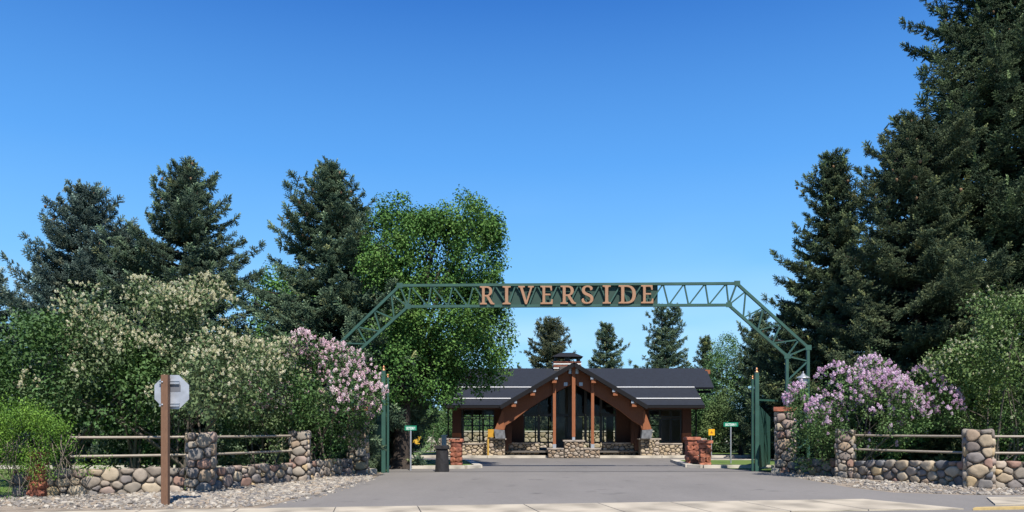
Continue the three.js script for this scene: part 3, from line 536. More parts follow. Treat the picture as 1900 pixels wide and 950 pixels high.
{
  const d = 46.95, t = thing('yellow_box', 'yellow box on a thin leg before the left lodge window', 'notice box', [RX(911, d), 0, -d]);
  part('cabinet', boxY(.40, .46, .16, .02, RY(812, d) + .02, 0), mat(.62, .33, .03, { map: on(T.soft, .6) }), t); part('leg', boxY(.1, 1.2, .08, -.16, 0, -.02), mat(.45, .27, .05), t);
}

// ---------------------------------------------------------------- foliage
function spruceSprig(seed) {                                      // points along +y, about 1 long
  const r = RNG(seed), pos = [], nor = [];
  const tri = (a, b, c) => { const n = b.clone().sub(a).cross(c.clone().sub(a)).normalize(); for (const v of [a, b, c]) { pos.push(v.x, v.y, v.z); nor.push(n.x, n.y, n.z); } };
  const brush = (base, dir, len, rad, n) => {
    const ref = Math.abs(dir.y) > .9 ? V(1, 0, 0) : V(0, 1, 0), u = dir.clone().cross(ref).normalize(), v = dir.clone().cross(u);
    for (let i = 0; i < n; i++) {
      const t = (i + r()) / n, a = r.in(0, 6.2832), o = u.clone().multiplyScalar(Math.cos(a)).addScaledVector(v, Math.sin(a)), p = base.clone().addScaledVector(dir, t * len), tip = p.clone().addScaledVector(o, rad * (1 - .35 * t) * r.in(.75, 1.15)).addScaledVector(dir, rad * r.in(.5, 1.1)), w = o.clone().cross(dir).multiplyScalar(rad * .25);
      tri(p.clone().sub(w), p.clone().add(w), tip);
    }
    const e = base.clone().addScaledVector(dir, len * 1.0), q = [0, 1, 2].map((k) => base.clone().addScaledVector(u, Math.cos(k * 2.094) * rad * .28).addScaledVector(v, Math.sin(k * 2.094) * rad * .28));
    for (let k = 0; k < 3; k++) tri(q[k], q[(k + 1) % 3], e);
  };
  brush(V(0, 0, 0), V(0, 1, 0), 1, .185, 46);
  for (let i = 0; i < 4; i++) { const s = i % 2 ? 1 : -1, t = .12 + i * .17; brush(V(0, t, 0), V(s * .75, .66, r.in(-.3, .1)).normalize(), .54 - i * .05, .155, 24); }
  const g = new THREE.BufferGeometry(); g.setAttribute('position', new THREE.Float32BufferAttribute(pos, 3)); g.setAttribute('normal', new THREE.Float32BufferAttribute(nor, 3)); return g;
}
const SPRIG = spruceSprig(5);
const CONE = new THREE.LatheGeometry([[.001, 0], [.3, .2], [.34, .5], [.2, .85], [.001, 1]].map(([x, y]) => new THREE.Vector2(x, y)), 6);
const UP = V(0, 1, 0);
function orient(pos, dir, roll, s, flat = 1) { const q = new THREE.Quaternion().setFromUnitVectors(UP, dir.clone().normalize()), q2 = new THREE.Quaternion().setFromAxisAngle(UP, roll); return new THREE.Matrix4().compose(pos, q.multiply(q2), V(s, s, s * flat)); }
const tint = (c, r, v = .18, warm = 0) => { const k = 1 + r.in(-v, v); return new THREE.Color().setRGB(c[0] * k * (1 + warm), c[1] * k * (1 + warm * .4), c[2] * k); };
// spruce: H high, R crown radius near the ground; o.low = height of the lowest branch; pow shapes the outline
function spruce(name, label, x, z, H, R, seed, o = {}) {
  const t = thing(name, label, 'tree', [x, 0, z], 0, o.group ?? 'conifers'), r = RNG(seed), list = [], cones = [], wood = [], c1 = o.color ?? [.045, .072, .048], c2 = o.tip ?? [.085, .115, .07], low = o.low ?? .6, pow = o.pow ?? .8, size = o.size ?? .42, gap = o.gap ?? .215;
  wood.push(limb(V(0, -.1, 0), V(r.in(-.1, .1), H * .5, r.in(-.1, .1)), V(0, H, 0), o.trunk ?? H * .019, .03, 10, 8));
  if (o.twin) wood.push(limb(V(0, H * .55, 0), V(o.twin * .6, H * .7, 0), V(o.twin, H * .985, 0), H * .01, .03, 5, 6));
  const nb = Math.round((H - low) * (o.dense ?? 20) * .8), step = .62;
  for (let i = 0; i < nb; i++) {
    const f = Math.pow((i + r()) / nb, .93), h0 = lerp(low, H * .985, f), h = f > .85 ? h0 : Math.floor(h0 / step) * step + r.in(0, .22), az = i * 2.39996 + r.in(-.5, .5), lobe = .82 + .5 * noise3(Math.cos(az) * 1.6 + seed, h * .55, Math.sin(az) * 1.6), top = Math.pow(1 - f, pow);
    const bell = f < .12 ? .72 + f * 2.3 : 1;
    let L = R * top * bell * lobe * r.in(.62, 1.16) + .28; if (r() < .08) L *= 1.2;
    let ox = 0; if (o.twin && f > .55 && i % 2) ox = o.twin * (f - .55) / .45;
    const rise = lerp(-.10, .75, f * f) + r.in(-.12, .12), sag = lerp(.32, .05, f), hook = lerp(.34, .1, f), dir = V(Math.cos(az), 0, Math.sin(az)), side = V(-dir.z, 0, dir.x);
    const P = (s) => V(ox + dir.x * L * s, h + L * (rise * s - sag * s * (1.4 - s) * 1.3 + hook * s * s * s * .8), dir.z * L * s);
    if (L > .7) wood.push(limb(P(0), P(.5), P(.9), .012 + L * .012, .008, 3, 4));
    const n = Math.max(2, Math.round(L / gap));
    for (let j = 0; j <= n; j++) {
      const s = Math.max(.12, (j + r.in(0, .6)) / (n + .3)); if (s < .26 && L > 1.6 && r() < .6) continue;
      const p = P(s), fw = P(Math.min(1.02, s + .06)).sub(p).normalize(), W = .34 * L * Math.pow(Math.max(0, 1 - s), .8) + .05, m = Math.floor(W / gap * .9);
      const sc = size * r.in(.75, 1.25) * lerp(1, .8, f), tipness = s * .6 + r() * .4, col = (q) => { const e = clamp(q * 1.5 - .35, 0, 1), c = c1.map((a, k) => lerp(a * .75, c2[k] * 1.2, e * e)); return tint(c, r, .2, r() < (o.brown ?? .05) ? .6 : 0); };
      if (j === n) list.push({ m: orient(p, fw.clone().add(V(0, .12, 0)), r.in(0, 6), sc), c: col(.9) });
      for (const sd of [-1, 1]) {
        for (let q = 0; q <= m; q++) {
          const lat = q * gap * 1.05, d2 = fw.clone().multiplyScalar(.62).addScaledVector(side, sd * .8).normalize(), pp = p.clone().addScaledVector(d2, lat); pp.y -= lat * lat * .13 + r.in(0, .1);
          if (r() < .10) continue;
          const dd = d2.clone().add(V(r.in(-.25, .25), r.in(-.5, .12) + f * .35, r.in(-.25, .25)));
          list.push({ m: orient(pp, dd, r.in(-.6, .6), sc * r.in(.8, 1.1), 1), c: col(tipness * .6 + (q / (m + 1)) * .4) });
        }
      }
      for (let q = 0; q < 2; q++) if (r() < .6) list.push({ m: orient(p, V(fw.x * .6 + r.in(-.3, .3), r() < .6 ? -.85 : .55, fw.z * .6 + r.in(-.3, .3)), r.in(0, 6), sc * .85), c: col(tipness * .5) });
      if (f > (o.coneFrom ?? .72) && s > .4 && r() < (o.coneRate ?? .16)) cones.push({ m: orient(p.clone().add(V(r.in(-.15, .15), -.12, r.in(-.15, .15))), V(r.in(-.2, .2), -1, r.in(-.2, .2)), 0, r.in(.12, .2)), c: tint([.16, .095, .05], r, .3) });
    }
  }
  list.push({ m: orient(V(0, H - .25, 0), V(.05, 1, 0), 0, size * 1.1), c: tint(c2, r) });
  if (o.twin) list.push({ m: orient(V(o.twin, H * .985 - .25, 0), V(-.05, 1, 0), 0, size * 1.1), c: tint(c2, r) });
  part('trunk', merge(wood), M.bark, t);
  copies('crown', SPRIG, M.needle, list, t);
  if (cones.length > 8) copies('cones', CONE, M.pebble, cones, t);
  return t;
}
function leafClump(n, len, wid, seed, spread = 1, fold = .25) {   // n pointed leaves in a ball of radius 1
  const r = RNG(seed), pos = [], nor = [];
  for (let i = 0; i < n; i++) {
    const d = r.dir(), p = d.clone().multiplyScalar(Math.cbrt(r()) * spread), ax = r.dir().add(d.clone().multiplyScalar(.8)).add(V(0, -.25, 0)).normalize(), up = V(r.in(-.5, .5), 1, r.in(-.5, .5)).addScaledVector(d, .7), sd = ax.clone().cross(up).normalize(), nn = sd.clone().cross(ax).normalize(), L = len * r.in(.7, 1.25), W = wid * r.in(.8, 1.15);
    const a = p.clone(), b = p.clone().addScaledVector(ax, L * .45).addScaledVector(sd, W).addScaledVector(nn, W * fold), c = p.clone().addScaledVector(ax, L).addScaledVector(nn, -L * .12), e = p.clone().addScaledVector(ax, L * .45).addScaledVector(sd, -W).addScaledVector(nn, W * fold);
    for (const q of [[a, b, c], [a, c, e]]) { const m = q[1].clone().sub(q[0]).cross(q[2].clone().sub(q[0])).normalize(); if (m.dot(d) + m.y < 0) m.negate(); m.addScaledVector(d, .7).add(V(0, .25, 0)).normalize(); for (const v of q) { pos.push(v.x, v.y, v.z); nor.push(m.x, m.y, m.z); } }
  }
  const g = new THREE.BufferGeometry(); g.setAttribute('position', new THREE.Float32BufferAttribute(pos, 3)); g.setAttribute('normal', new THREE.Float32BufferAttribute(nor, 3)); return g;
}
function panicle(seed) {                                          // lilac flower head along +y, 1 long
  const r = RNG(seed), pos = [], nor = [];
  for (let i = 0; i < 70; i++) {
    const t = Math.pow(r(), 1.3), a = r.in(0, 6.283), R = .46 * Math.sin(Math.PI * Math.min(1, .25 + t * .75)) * r.in(.6, 1.1), p = V(Math.cos(a) * R, t, Math.sin(a) * R), n = V(Math.cos(a), .5, Math.sin(a)).add(r.dir().multiplyScalar(.5)).normalize(), u = n.clone().cross(r.dir()).normalize(), v = n.clone().cross(u), s = r.in(.085, .13);
    const q = [0, 1, 2, 3].map((k) => p.clone().addScaledVector(u, Math.cos(k * 1.571) * s).addScaledVector(v, Math.sin(k * 1.571) * s)), m = p.clone().addScaledVector(n, -.03);
    for (const [x, y, z] of [[q[0], q[1], q[2]], [q[0], q[2], q[3]]]) for (const w of [x, y, z]) { pos.push(w.x, w.y, w.z); nor.push(n.x, n.y, n.z); }
  }
  const g = new THREE.BufferGeometry(); g.setAttribute('position', new THREE.Float32BufferAttribute(pos, 3)); g.setAttribute('normal', new THREE.Float32BufferAttribute(nor, 3)); return g;
}
const LILAC = leafClump(18, .38, .13, 21), MAPLE = leafClump(20, .34, .15, 22), VINE = leafClump(18, .34, .085, 23), FLOWER = panicle(24), FLUFF = leafClump(26, .30, .04, 25);
// a bushy crown: lobes [x, y, z, rx, ry, rz]; each is covered with smaller lobes, those with clumps
function foliage(lobes, r, o) {
  const subs = [], out = [], flowers = [];
  for (const [x, y, z, rx, ry, rz] of lobes) {
    const n = Math.max(4, Math.round((rx * ry + ry * rz + rx * rz) * (o.subs ?? 2.3))), sm = Math.min(1, Math.max(.45, (rx + rz) * .8));
    for (let i = 0; i < n; i++) { const d = r.dir(); if (d.y < -.55 && r() < .6) continue; const k = r.in(.68, .98); subs.push([x + d.x * rx * k, y + d.y * ry * k, z + d.z * rz * k, r.in(o.sub?.[0] ?? .4, o.sub?.[1] ?? .85) * sm, d]); }
  }
  const deep = (p) => lobes.some(([x, y, z, rx, ry, rz]) => ((p.x - x) / rx) ** 2 + ((p.y - y) / ry) ** 2 + ((p.z - z) / rz) ** 2 < .36);
  for (const [x, y, z, s, d0] of subs) {
    const n = Math.round(s * s * (o.clumps ?? 54)), hue = r.in(-.22, .22);
    for (let i = 0; i < n; i++) {
      const d = r.dir().addScaledVector(d0, .55).normalize(), k = s * ((o.shell ?? .6) + (1.05 - (o.shell ?? .6)) * Math.sqrt(r())) * (r() < .08 ? 1.25 : 1), p = V(x + d.x * k, y + d.y * k * (o.tall ?? 1), z + d.z * k);
      if (p.y < (o.floor ?? .2) || deep(p) || (o.skirt && p.z > o.skirt[0] && p.y < o.skirt[1] + .35 * noise3(p.x * 1.3, 3, p.z))) continue;
      const c = o.colors[Math.floor(r() * o.colors.length)];
      out.push({ m: new THREE.Matrix4().compose(p, new THREE.Quaternion().setFromEuler(new THREE.Euler(r.in(-.5, .5), r.in(0, 6.28), r.in(-.5, .5))), V(1, 1, 1).multiplyScalar((o.size ?? .3) * r.in(.75, 1.25))), c: tint(c, r, .15, hue * .5) });
      if (o.flower) { for (let q = 0; q < (o.blooms ?? 2); q++) { d.add(r.dir().multiplyScalar(.3)).normalize(); const f = d.dot(d0) > -.1 ? o.flower(p, d, r) : 0; if (f) flowers.push({ m: orient(V(x, y, z).addScaledVector(d, s * r.in(.98, 1.14)), V(d.x * .5 + r.in(-.3, .3), .9, d.z * .5 + r.in(-.3, .3)), r.in(0, 6), f * r.in(.8, 1.25)), c: tint(o.petals[Math.floor(r() * o.petals.length)], r, .12) }); } }
    }
  }
  return { subs, out, flowers };
}
function shrub(name, label, x, z, lobes, seed, o) {
  const t = thing(name, label, o.category ?? 'shrub', [x, 0, z], 0, o.group ?? 'flowering shrubs'), r = RNG(seed), f = foliage(lobes, r, o), wood = [];
  f.subs.forEach((s, i) => { if (i % (o.every ?? 5)) return; const b = V(r.in(-.5, .5) * (o.spread ?? 1), 0, r.in(-.4, .4)); wood.push(limb(b, V(lerp(b.x, s[0], .35) + r.in(-.2, .2), s[1] * .6, lerp(b.z, s[2], .35)), V(s[0], s[1], s[2]), r.in(.03, .07), .01, 5, 5)); });
  part('stems', merge(wood), o.wood ?? M.stem, t);
  copies('leaves', o.clump ?? LILAC, M.leafShiny, f.out, t);
  if (f.flowers.length) copies('flowers', o.bloom ?? FLOWER, M.petal, f.flowers, t);
  return t;
}
// left: dark green shrub, cream shrub, pink lilac; right: purple lilac, cream shrub
const dark = [[.045, .105, .026], [.060, .130, .032], [.080, .155, .042]], olive = [[.095, .145, .055], [.125, .178, .075], [.080, .128, .046]], fresh = [[.095, .165, .042], [.125, .20, .055], [.08, .14, .036]];
shrub('green_shrub', 'large dark green shrub at the left edge behind the rails', -13.6, -24.3, [[0, 2.8, .3, 2.6, 1.8, 1.9], [1.6, 2.5, .6, 1.7, 1.4, 1.5], [-1.5, 2.1, .6, 2, 1.6, 1.6], [.2, 1.1, -.6, 2.8, 1.1, 1.2]], 501, { skirt: [-.6, 1.8], colors: dark, category: 'shrub', size: .32 });
const creamy = (rate) => (p, d, r) => (d.y > -.1 && r() < rate * (.35 + .65 * clamp((p.y - 2) / 2.6, 0, 1)) * (noise3(p.x * .9 + 5, p.y * .9, p.z * .9) > -.2 ? 1 : .3)) ? .082 : 0;
shrub('cream_lilac', 'tall shrub with cream blossom behind the stop sign', -10.6, -25.0, [[-1.3, 4.1, .1, 1.9, 1.8, 1.8], [.8, 4.2, 0, 1.9, 1.65, 1.8], [-.2, 2.9, 1.4, 2.7, 1.3, 1.5], [2.4, 3.3, .3, 1.4, 1.4, 1.5], [2.45, 2.75, 3.8, 1.3, .6, .9], [2.3, 2.9, 2.2, 1.3, .8, 1.2], [-.2, 1.4, -.8, 3.4, 1.3, 1.2]], 502, { colors: olive, petals: [[.66, .62, .40], [.74, .70, .50], [.56, .53, .30]], skirt: [-.6, 1.95], blooms: 9, flower: creamy(.62), size: .27, spread: 2.4, every: 4 });
shrub('dark_shrub', 'dark green shrub between the cream shrub and pink lilac', -8.3, -27.4, [[0, 3.0, 0, 1.6, 1.9, 1.4], [.4, 2.6, 1.6, 1.3, 1.0, 1.2], [-.6, 1.3, -1, 1.6, 1.2, 1.0], [.9, 1.3, -.4, 1.3, 1.2, 1.0]], 508, { colors: dark, petals: [[.62, .58, .34]], skirt: [-.8, 1.9], blooms: 5, flower: creamy(.2), size: .3 });
const lilacBloom = (rate, lo) => (p, d, r) => (d.y > -.25 && r() < rate * clamp((p.y - lo) * 1.6 + .55, .10, 1) * (.4 + .6 * clamp(d.y + .5, 0, 1)) * (noise3(p.x * 1.2, p.y * 1.2, p.z * 1.2) > -.45 ? 1 : .3)) ? .125 : 0;
shrub('pink_lilac', 'pale pink lilac in bloom beside the left gate', -6.95, -28.8, [[0, 2.95, .3, 1.7, 1.8, 1.6], [1.15, 2.65, .6, 1.0, 1.5, 1.2], [-.9, 3.1, .4, 1.2, 1.5, 1.2], [.3, 2.3, 1.3, 1.5, .9, 1.0], [.0, 1.3, 0, 1.7, 1.1, .9]], 503, { colors: dark, petals: [[.76, .54, .58], [.68, .45, .52], [.82, .66, .68]], skirt: [.1, 1.6], blooms: 5, flower: lilacBloom(.55, 2.0), size: .23, clumps: 62 });
shrub('purple_lilac', 'purple lilac in full bloom right of the gate', 12.3, -28.4, [[.1, 2.2, .2, 1.8, 1.3, 1.5], [1.4, 2.4, .2, 1.15, 1.25, 1.2], [-1.25, 2.3, .3, 1.25, 1.2, 1.2], [-.6, 2.5, .1, 1.0, 1.15, 1.1], [-1.3, 1.3, .7, 1.1, .8, .8], [-.2, 2.0, 1.2, 1.7, .9, .9], [.2, 1.2, -.9, 2.3, 1.1, .9], [1.9, 2.1, .6, .8, .8, .8]], 504, { colors: [[.065, .130, .036], [.085, .165, .045], [.11, .19, .058]], petals: [[.64, .42, .58], [.72, .52, .66], [.56, .33, .50], [.78, .62, .72]], skirt: [.55, 1.45], blooms: 5, flower: lilacBloom(.58, 2.0), size: .23, clumps: 62 });
shrub('cream_lilac', 'tall shrub with cream blossom at the right edge behind the rails', 17.75, -27.9, [[0, 4.3, 0, 2.5, 2.1, 2.0], [-1.6, 3.5, -.5, 1.4, 1.5, 1.2], [1.8, 3.6, 0, 2, 2, 1.8], [-1.2, 2.3, -.7, 1.1, 1.0, .9]], 505, { colors: fresh, petals: [[.60, .60, .36], [.66, .65, .42]], blooms: 4, flower: creamy(.26), size: .28, spread: 3, every: 3 });
shrub('green_shrub', 'low dark shrub below the right cream shrub', 18.6, -29.0, [[0, .8, 0, 1.6, .9, 1.0], [2.6, 1.0, -.6, 1.8, 1.1, 1.2]], 506, { colors: dark, size: .28, group: 'low shrubs' });
{
  // vine heaped over the fence corner, with its bare hanging stems
  const t = thing('vine', 'bright green vine heaped over the fence corner at the left edge', 'vine', [-11.7, 0, -19.9]), r = RNG(507), green = [[.125, .25, .026], [.155, .29, .036], [.10, .205, .026]];
  const f = foliage([[-.5, 1.62, .1, 1.15, .6, .8], [.35, 1.5, .1, .55, .45, .5], [-1.6, 1.6, .1, 1, .6, .7]], r, { colors: green, subs: 18, sub: [.18, .34], clumps: 190, size: .18, floor: .95 });
  const g = foliage([[-.9, .6, .3, .9, .6, .35], [.4, .95, .35, .6, .5, .3], [-.2, .9, .5, .7, .45, .25], [.9, 1.0, .3, .3, .5, .25], [1.35, .82, .25, .55, .16, .2], [-1.3, .7, .25, .7, .7, .35], [-.95, .45, -.5, .5, .5, .3], [-.6, .4, .1, .4, .45, .3], [-1.5, .3, .5, .7, .35, .3], [.1, .12, .75, .35, .16, .2], [-.7, .16, .8, .4, .16, .2]], r, { colors: green, subs: 24, sub: [.16, .3], clumps: 120, size: .14, floor: .03 });
  copies('leaves', VINE, M.leafShiny, [...f.out, ...g.out], t);
  const w = [];
  for (let i = 0; i < 70; i++) { const a = V(r.in(-1.6, 1.2), r.in(.9, 1.6), r.in(-.2, .55)), b = V(a.x + r.in(-.5, .7), r.in(0, .7), a.z + r.in(-.1, .5)); w.push(limb(a, V((a.x + b.x) / 2 + r.in(-.25, .25), (a.y + b.y) / 2 + r.in(-.2, .25), a.z + r.in(0, .5)), b, r.in(.006, .014), .004, 4, 4)); }
  part('stems', merge(w), M.twig, t);
}
// broadleaf trees
function broadleaf(name, label, x, z, H, lobes, seed, o = {}) {
  const t = thing(name, label, 'tree', [x, 0, z], 0, o.group ?? 'broadleaf trees'), r = RNG(seed), f = foliage(lobes, r, { colors: o.colors ?? [[.052, .130, .024], [.080, .178, .034], [.118, .228, .050]], size: o.size ?? .42, clumps: o.clumps ?? 30, subs: o.subs ?? 1.9, shell: o.shell ?? .66, sub: o.sub ?? [.5, 1.0], tall: o.tall ?? 1.2, floor: o.floor ?? 1.4 }), wood = [];
  const tr = o.trunk ?? .36, fork = o.fork ?? 3.2;
  wood.push(limb(V(0, -.1, 0), V(0, fork * .5, 0), V(o.lean ?? .3, fork, 0), tr * 1.15, tr * .8, 6, 10), limb(V(0, -.1, 0), V(0, .15, 0), V(0, .8, 0), tr * 1.7, tr * .95, 4, 10));
  f.subs.forEach((s, i) => { if (i % (o.every ?? 4)) return; wood.push(limb(V(o.lean ?? .3, fork - .2, 0), V(lerp(o.lean ?? .3, s[0], .45) + r.in(-.3, .3), lerp(fork, s[1], .65), lerp(0, s[2], .45)), V(s[0], s[1], s[2]), tr * r.in(.18, .42), .02, 6, 6)); });
  part('trunk', merge(wood), M.bark, t);
  copies('crown', o.clump ?? MAPLE, o.matte ? M.needle : M.leaf, f.out, t);
  return t;
}
broadleaf('broadleaf_tree', 'big bright green broadleaf tree left of the lodge, under the arch', RX(745, 34.4), -34.4, 11.5,
  [[-.5, 8.9, -.9, .9, 1.9, 1.3], [1.3, 9.0, -1.0, .9, 2.0, 1.4], [2.9, 9.1, -1, .85, 1.9, 1.3], [-.9, 8.9, -1, .4, 1.3, .8], [3.4, 9.0, -1, .45, 1.4, .7], [-1.0, 10.6, -1, .22, .8, .3], [-.4, 10.9, -1, .25, .9, .3], [3.0, 10.9, -1, .2, .8, .3], [3.7, 10.6, -1, .2, .8, .3], [.5, 10.9, -1, .2, .7, .3], [1.2, 11.0, -1, .3, .9, .3], [1.9, 10.7, -1.1, .2, .8, .3], [2.4, 11.0, -1, .22, .8, .3], [3.3, 10.7, -1, .25, .8, .3], [1.6, 6.4, -.9, 2.3, 2.0, 2.0], [3.3, 6.4, -.8, .8, 1.6, 1.3], [.2, 4.9, -.6, 1.5, 1.6, 1.7], [2.5, 5.1, -.8, 1.0, 1.1, 1.4], [.7, 3.8, -.5, 1.5, 1.0, 1.7], [.1, 3.9, .9, 1.3, .9, 1.0], [3.95, 4.5, -.3, .4, .4, .5], [3.3, 4.0, -.3, .3, .3, .4]], 601, { trunk: .38, fork: 2.9, lean: .08, floor: 2.75, clumps: 85, size: .31, sub: [.45, .95], tall: 1.35, subs: 2.4 });
broadleaf('broadleaf_tree', 'bright green tree showing behind the third left spruce', RX(560, 52), -52, 13, [[-.8, 8.2, 0, 2.2, 3.6, 2.2], [3, 9.6, 0, 2.4, 3.8, 2.4], [-1, 5, 0, 3, 3, 2.6]], 602, { size: .5, clumps: 22 });
broadleaf('broadleaf_tree', 'soft green tree beyond the right end of the lodge', RX(1338, 58), -58, 8, [[0, 3.4, 0, 2.1, 2.4, 1.9], [.2, 5.2, 0, 1.2, 1.9, 1.2], [-.9, 2.4, .4, 1.2, 1.4, 1.3]], 603, { colors: [[.085, .175, .06], [.105, .21, .075], [.13, .235, .09]], size: .30, clumps: 60, clump: LILAC, trunk: .2, floor: .5, tall: 1.6 });
broadleaf('round_bush_tree', 'rounded green tree behind the street sign at the right', RX(1375, 50), -50, 4, [[0, 2.3, 0, 2.0, 1.2, 1.6], [1.1, 1.8, .2, 1.3, 1.1, 1.3], [-.9, 1.7, .3, 1.0, .9, 1.1]], 604, { colors: [[.105, .17, .06], [.13, .20, .075]], size: .3, clumps: 54, trunk: .12, fork: 1.2, floor: .5 });

// conifers, left to right
const blue = { color: [.098, .158, .135], tip: [.235, .315, .26] }, grn = { color: [.080, .145, .085], tip: [.225, .305, .175] }, deep = { color: [.052, .095, .048], tip: [.185, .25, .11] };
spruce('spruce_tree', 'blue grey spruce cut by the left edge of the photo', RX(-30, 39), -39, 9.2, 4.4, 701, { ...blue });
spruce('spruce_tree', 'broad blue grey spruce, the leftmost whole one', RX(160, 41), -41, 14.0, 7.0, 702, { ...blue, pow: .72, brown: .10, dense: 20 });
spruce('spruce_tree', 'smaller spruce with brown top behind the leftmost spruce', RX(232, 44), -44, 12.6, 4.2, 703, { ...blue, brown: .22 });
spruce('spruce_tree', 'dark green spruce behind the cream shrub, second large from left', RX(345, 39), -39, 14.4, 6.0, 704, { ...grn, color: [.074, .125, .082], pow: .66, brown: .05 });
spruce('spruce_tree', 'tall grey green spruce left of the big broadleaf tree', RX(613, 37), -37, 13.7, 6.4, 705, { ...grn, pow: .72, brown: .08, dense: 20 });
spruce('spruce_tree', 'narrow low spruce in front of the broadleaf trunk', RX(708, 34.8), -34.8, 9.3, 2.8, 706, { ...grn, low: 2.2, trunk: .3 });
spruce('spruce_tree', 'slender dark spruce with rusty top, right of the arch', RX(1545, 43), -43, 16.3, 5.0, 707, { ...deep, pow: .72, brown: .08 });
spruce('spruce_tree', 'towering dark spruce filling the upper right corner', RX(1862, 38), -38, 27, 8.9, 728, { ...deep, pow: .72, dense: 19, size: .5, gap: .27, brown: .02 });
spruce('spruce_tree', 'olive green spruce in front of the towering one', RX(1700, 35.5), -35.5, 15.2, 6.0, 709, { ...deep, tip: [.19, .215, .09], pow: .62, dense: 20, brown: .02 });
spruce('spruce_tree', 'dark spruce behind the right diagonal of the arch', RX(1412, 57), -57, 9.9, 3.8, 710, { ...grn });
spruce('spruce_tree', 'dense dark spruce low behind the right gate', RX(1475, 47), -47, 9.0, 3.8, 711, { ...deep });
spruce('pine_tree', 'rounded olive pine over the lodge roof left of the chimney', RX(1021, 78), -78, 12.0, 4.5, 712, { color: [.095, .120, .06], tip: [.21, .225, .12], pow: .5, size: .6, gap: .36, dense: 16, coneFrom: 2 });
spruce('spruce_tree', 'small spruce over the lodge roof just right of the chimney', RX(1125, 80), -80, 11.9, 3.9, 713, { ...grn, brown: .2, pow: .7, size: .5, gap: .32, dense: 17 });
spruce('spruce_tree', 'twin topped spruce over the middle of the right roof', RX(1228, 80), -80, 13.8, 4.2, 714, { ...grn, brown: .14, pow: .66, size: .5, gap: .32, twin: 1.35, dense: 18 });
spruce('spruce_tree', 'small dark spruce over the right end of the roof', RX(1309, 82), -82, 10.9, 2.9, 715, { ...deep, brown: .2, size: .5, gap: .32, dense: 17 });

// hedges and far trees that close the view
{
  const r = RNG(801), out = [], greens = [[.085, .16, .045], [.11, .185, .06], [.07, .115, .05]];
  for (let i = 0; i < 30000; i++) { const a = r.in(-1.35, 1.35), D = r.in(125, 165), X = Math.sin(a) * D * 1.15, hgt = 3.4 + 2.4 * noise3(X * .12, 1, 2) + 1.5 * noise3(X * .4, 5, 1), y = r.in(.2, Math.max(1.2, hgt)); out.push({ m: new THREE.Matrix4().compose(V(X, y, -Math.cos(a) * D), new THREE.Quaternion().setFromEuler(new THREE.Euler(r.in(0, 6), r.in(0, 6), 0)), V(1, 1, 1).multiplyScalar(r.in(.7, 1.5))), c: tint(r.pick(greens), r, .25) }); }
  const o = copies('far_wood', MAPLE, M.leaf, out, scene); o.userData.label = 'distant green belt of trees beyond the lawns'; o.userData.category = 'woodland';
}
shrub('round_shrub', 'dark clipped shrub on the lawn seen between trunk and lodge', RX(793, 58), -58, [[0, 1.2, 0, 1.3, 1.2, 1.2]], 811, { colors: dark, group: 'lawn shrubs', size: .3 });
shrub('round_shrub', 'green shrub on the lawn beyond the right red pillars', RX(1335, 62), -62, [[0, .8, 0, 1.3, .8, 1.0]], 812, { colors: olive, group: 'lawn shrubs', size: .3 });
shrub('round_shrub', 'broad dark shrub on the lawn behind the left rails', -16, -46, [[0, 1.6, 0, 3.4, 1.7, 1.4]], 813, { colors: dark, group: 'lawn shrubs', size: .36 });
{
  const t = thing('stone_wall', 'low cobblestone wall behind the lodge, seen through its glass', 'stone wall', [0, 0, 0], 0, 'cobblestone boundary walls'), o = [];
  part('mortar_core', boxY(16, 1.4, .4, 3.5, 0, -66.25), M.mortar, t);
  const st = cobbleFace(null, [-4.5, -66], [11.5, -66], 0, 1.4, 1.4, .34, 71, { topBack: .2 }); for (let i = 0; i < 3; i++) { const q = part('stones', st.filter((g, n) => n % 3 === i), STONE[[2, 6, 9][i]], t); q.userData.kind = 'stuff'; }
  part('coping', boxY(16.2, .1, .6, 3.5, 1.42, -66.2), M.kerb, t);
}
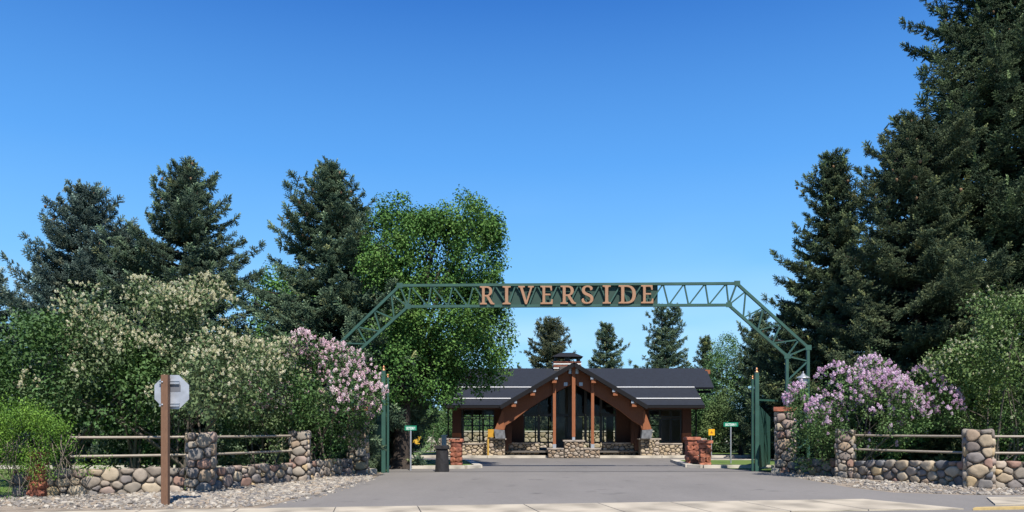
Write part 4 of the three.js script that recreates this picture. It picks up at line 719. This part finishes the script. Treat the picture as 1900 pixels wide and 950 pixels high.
// headstones far across the lawn
{
  const r = RNG(821);
  const stone = (x, z, w, h, m, label) => { const t = thing('headstone', label, 'gravestone', [x, 0, z], r.in(-.1, .1), 'gravestones on the far lawn'); part('base', boxY(w * 1.3, .12, .4, 0, 0, 0), M.kerb, t); part('slab', metric(new THREE.ExtrudeGeometry(new THREE.Shape([[-w / 2, 0], [w / 2, 0], [w / 2, h * .8], [w * .3, h], [-w * .3, h], [-w / 2, h * .8]].map(([a, b]) => new THREE.Vector2(a, b))), { depth: .18, bevelEnabled: false }).translate(0, .12, -.09)), m, t); };
  for (const [px, d] of [[812, 62], [818, 75], [742, 70], [756, 92], [800, 100], [1302, 70], [1330, 75], [1345, 90], [1360, 66], [1295, 95], [408, 50], [425, 62], [418, 80], [1762, 48], [1775, 60], [1750, 75]])
    stone(RX(px, d), -d, r.in(.5, .9), r.in(.5, 1), r.pick([M.cap, M.white, STONE[8], M.kerb]), px < 500 ? 'small pale gravestone on the lawn seen through the left rails' : px < 900 ? 'small pale gravestone on the lawn left of the lodge' : px < 1500 ? 'small pale gravestone on the lawn right of the lodge' : 'small pale gravestone seen through the right rails');
  const fl = (px, d, c, label) => { const t = thing('grave_flowers', label, 'flowers', [RX(px, d), 0, -d]), q = RNG(px), list = []; for (let i = 0; i < 40; i++) list.push({ m: orient(V(q.in(-.25, .25), q.in(.1, .4), q.in(-.2, .2)), q.dir(), 0, .16), c: tint(c, q, .2) }); copies('blooms', FLOWER, M.petal, list, t); const w = []; for (let i = 0; i < 8; i++) w.push(limb(V(0, 0, 0), V(q.in(-.1, .1), .15, 0), V(q.in(-.2, .2), .3, q.in(-.15, .15)), .012, .008, 3, 4)); part('stems', merge(w), M.stem, t); };
  fl(432, 44, [.75, .22, .08], 'orange flowers on the lawn behind the left rails'); fl(438, 40, [.6, .12, .2], 'pink flowers on the lawn low behind the left rails'); fl(1785, 44, [.7, .12, .14], 'red flowers behind the right rails'); fl(1755, 40, [.75, .68, .45], 'cream flowers behind the right rails'); fl(822, 60, [.8, .8, .8], 'white flowers left of the lodge');
  const d = 70, t = thing('mower', 'small yellow mower far off between the trunks', 'mower', [RX(772, d), 0, -d], .5), y = mat(.62, .36, .03);
  part('body', [box(1.0, .4, .7, 0, .55, 0), box(.5, .3, .6, .35, .85, 0)], y, t); part('seat', box(.35, .45, .4, -.2, .95, 0), M.black, t);
  for (const [x, z] of [[-.4, .36], [-.4, -.36], [.4, .36], [.4, -.36]]) part('wheel', new THREE.CylinderGeometry(.24, .24, .16, 14).rotateX(Math.PI / 2).translate(x, .24, z), M.black, t);
}
for (const o of scene.children) { o.traverse((q) => { delete q.userData.n; }); }
renderer.render(scene, camera);
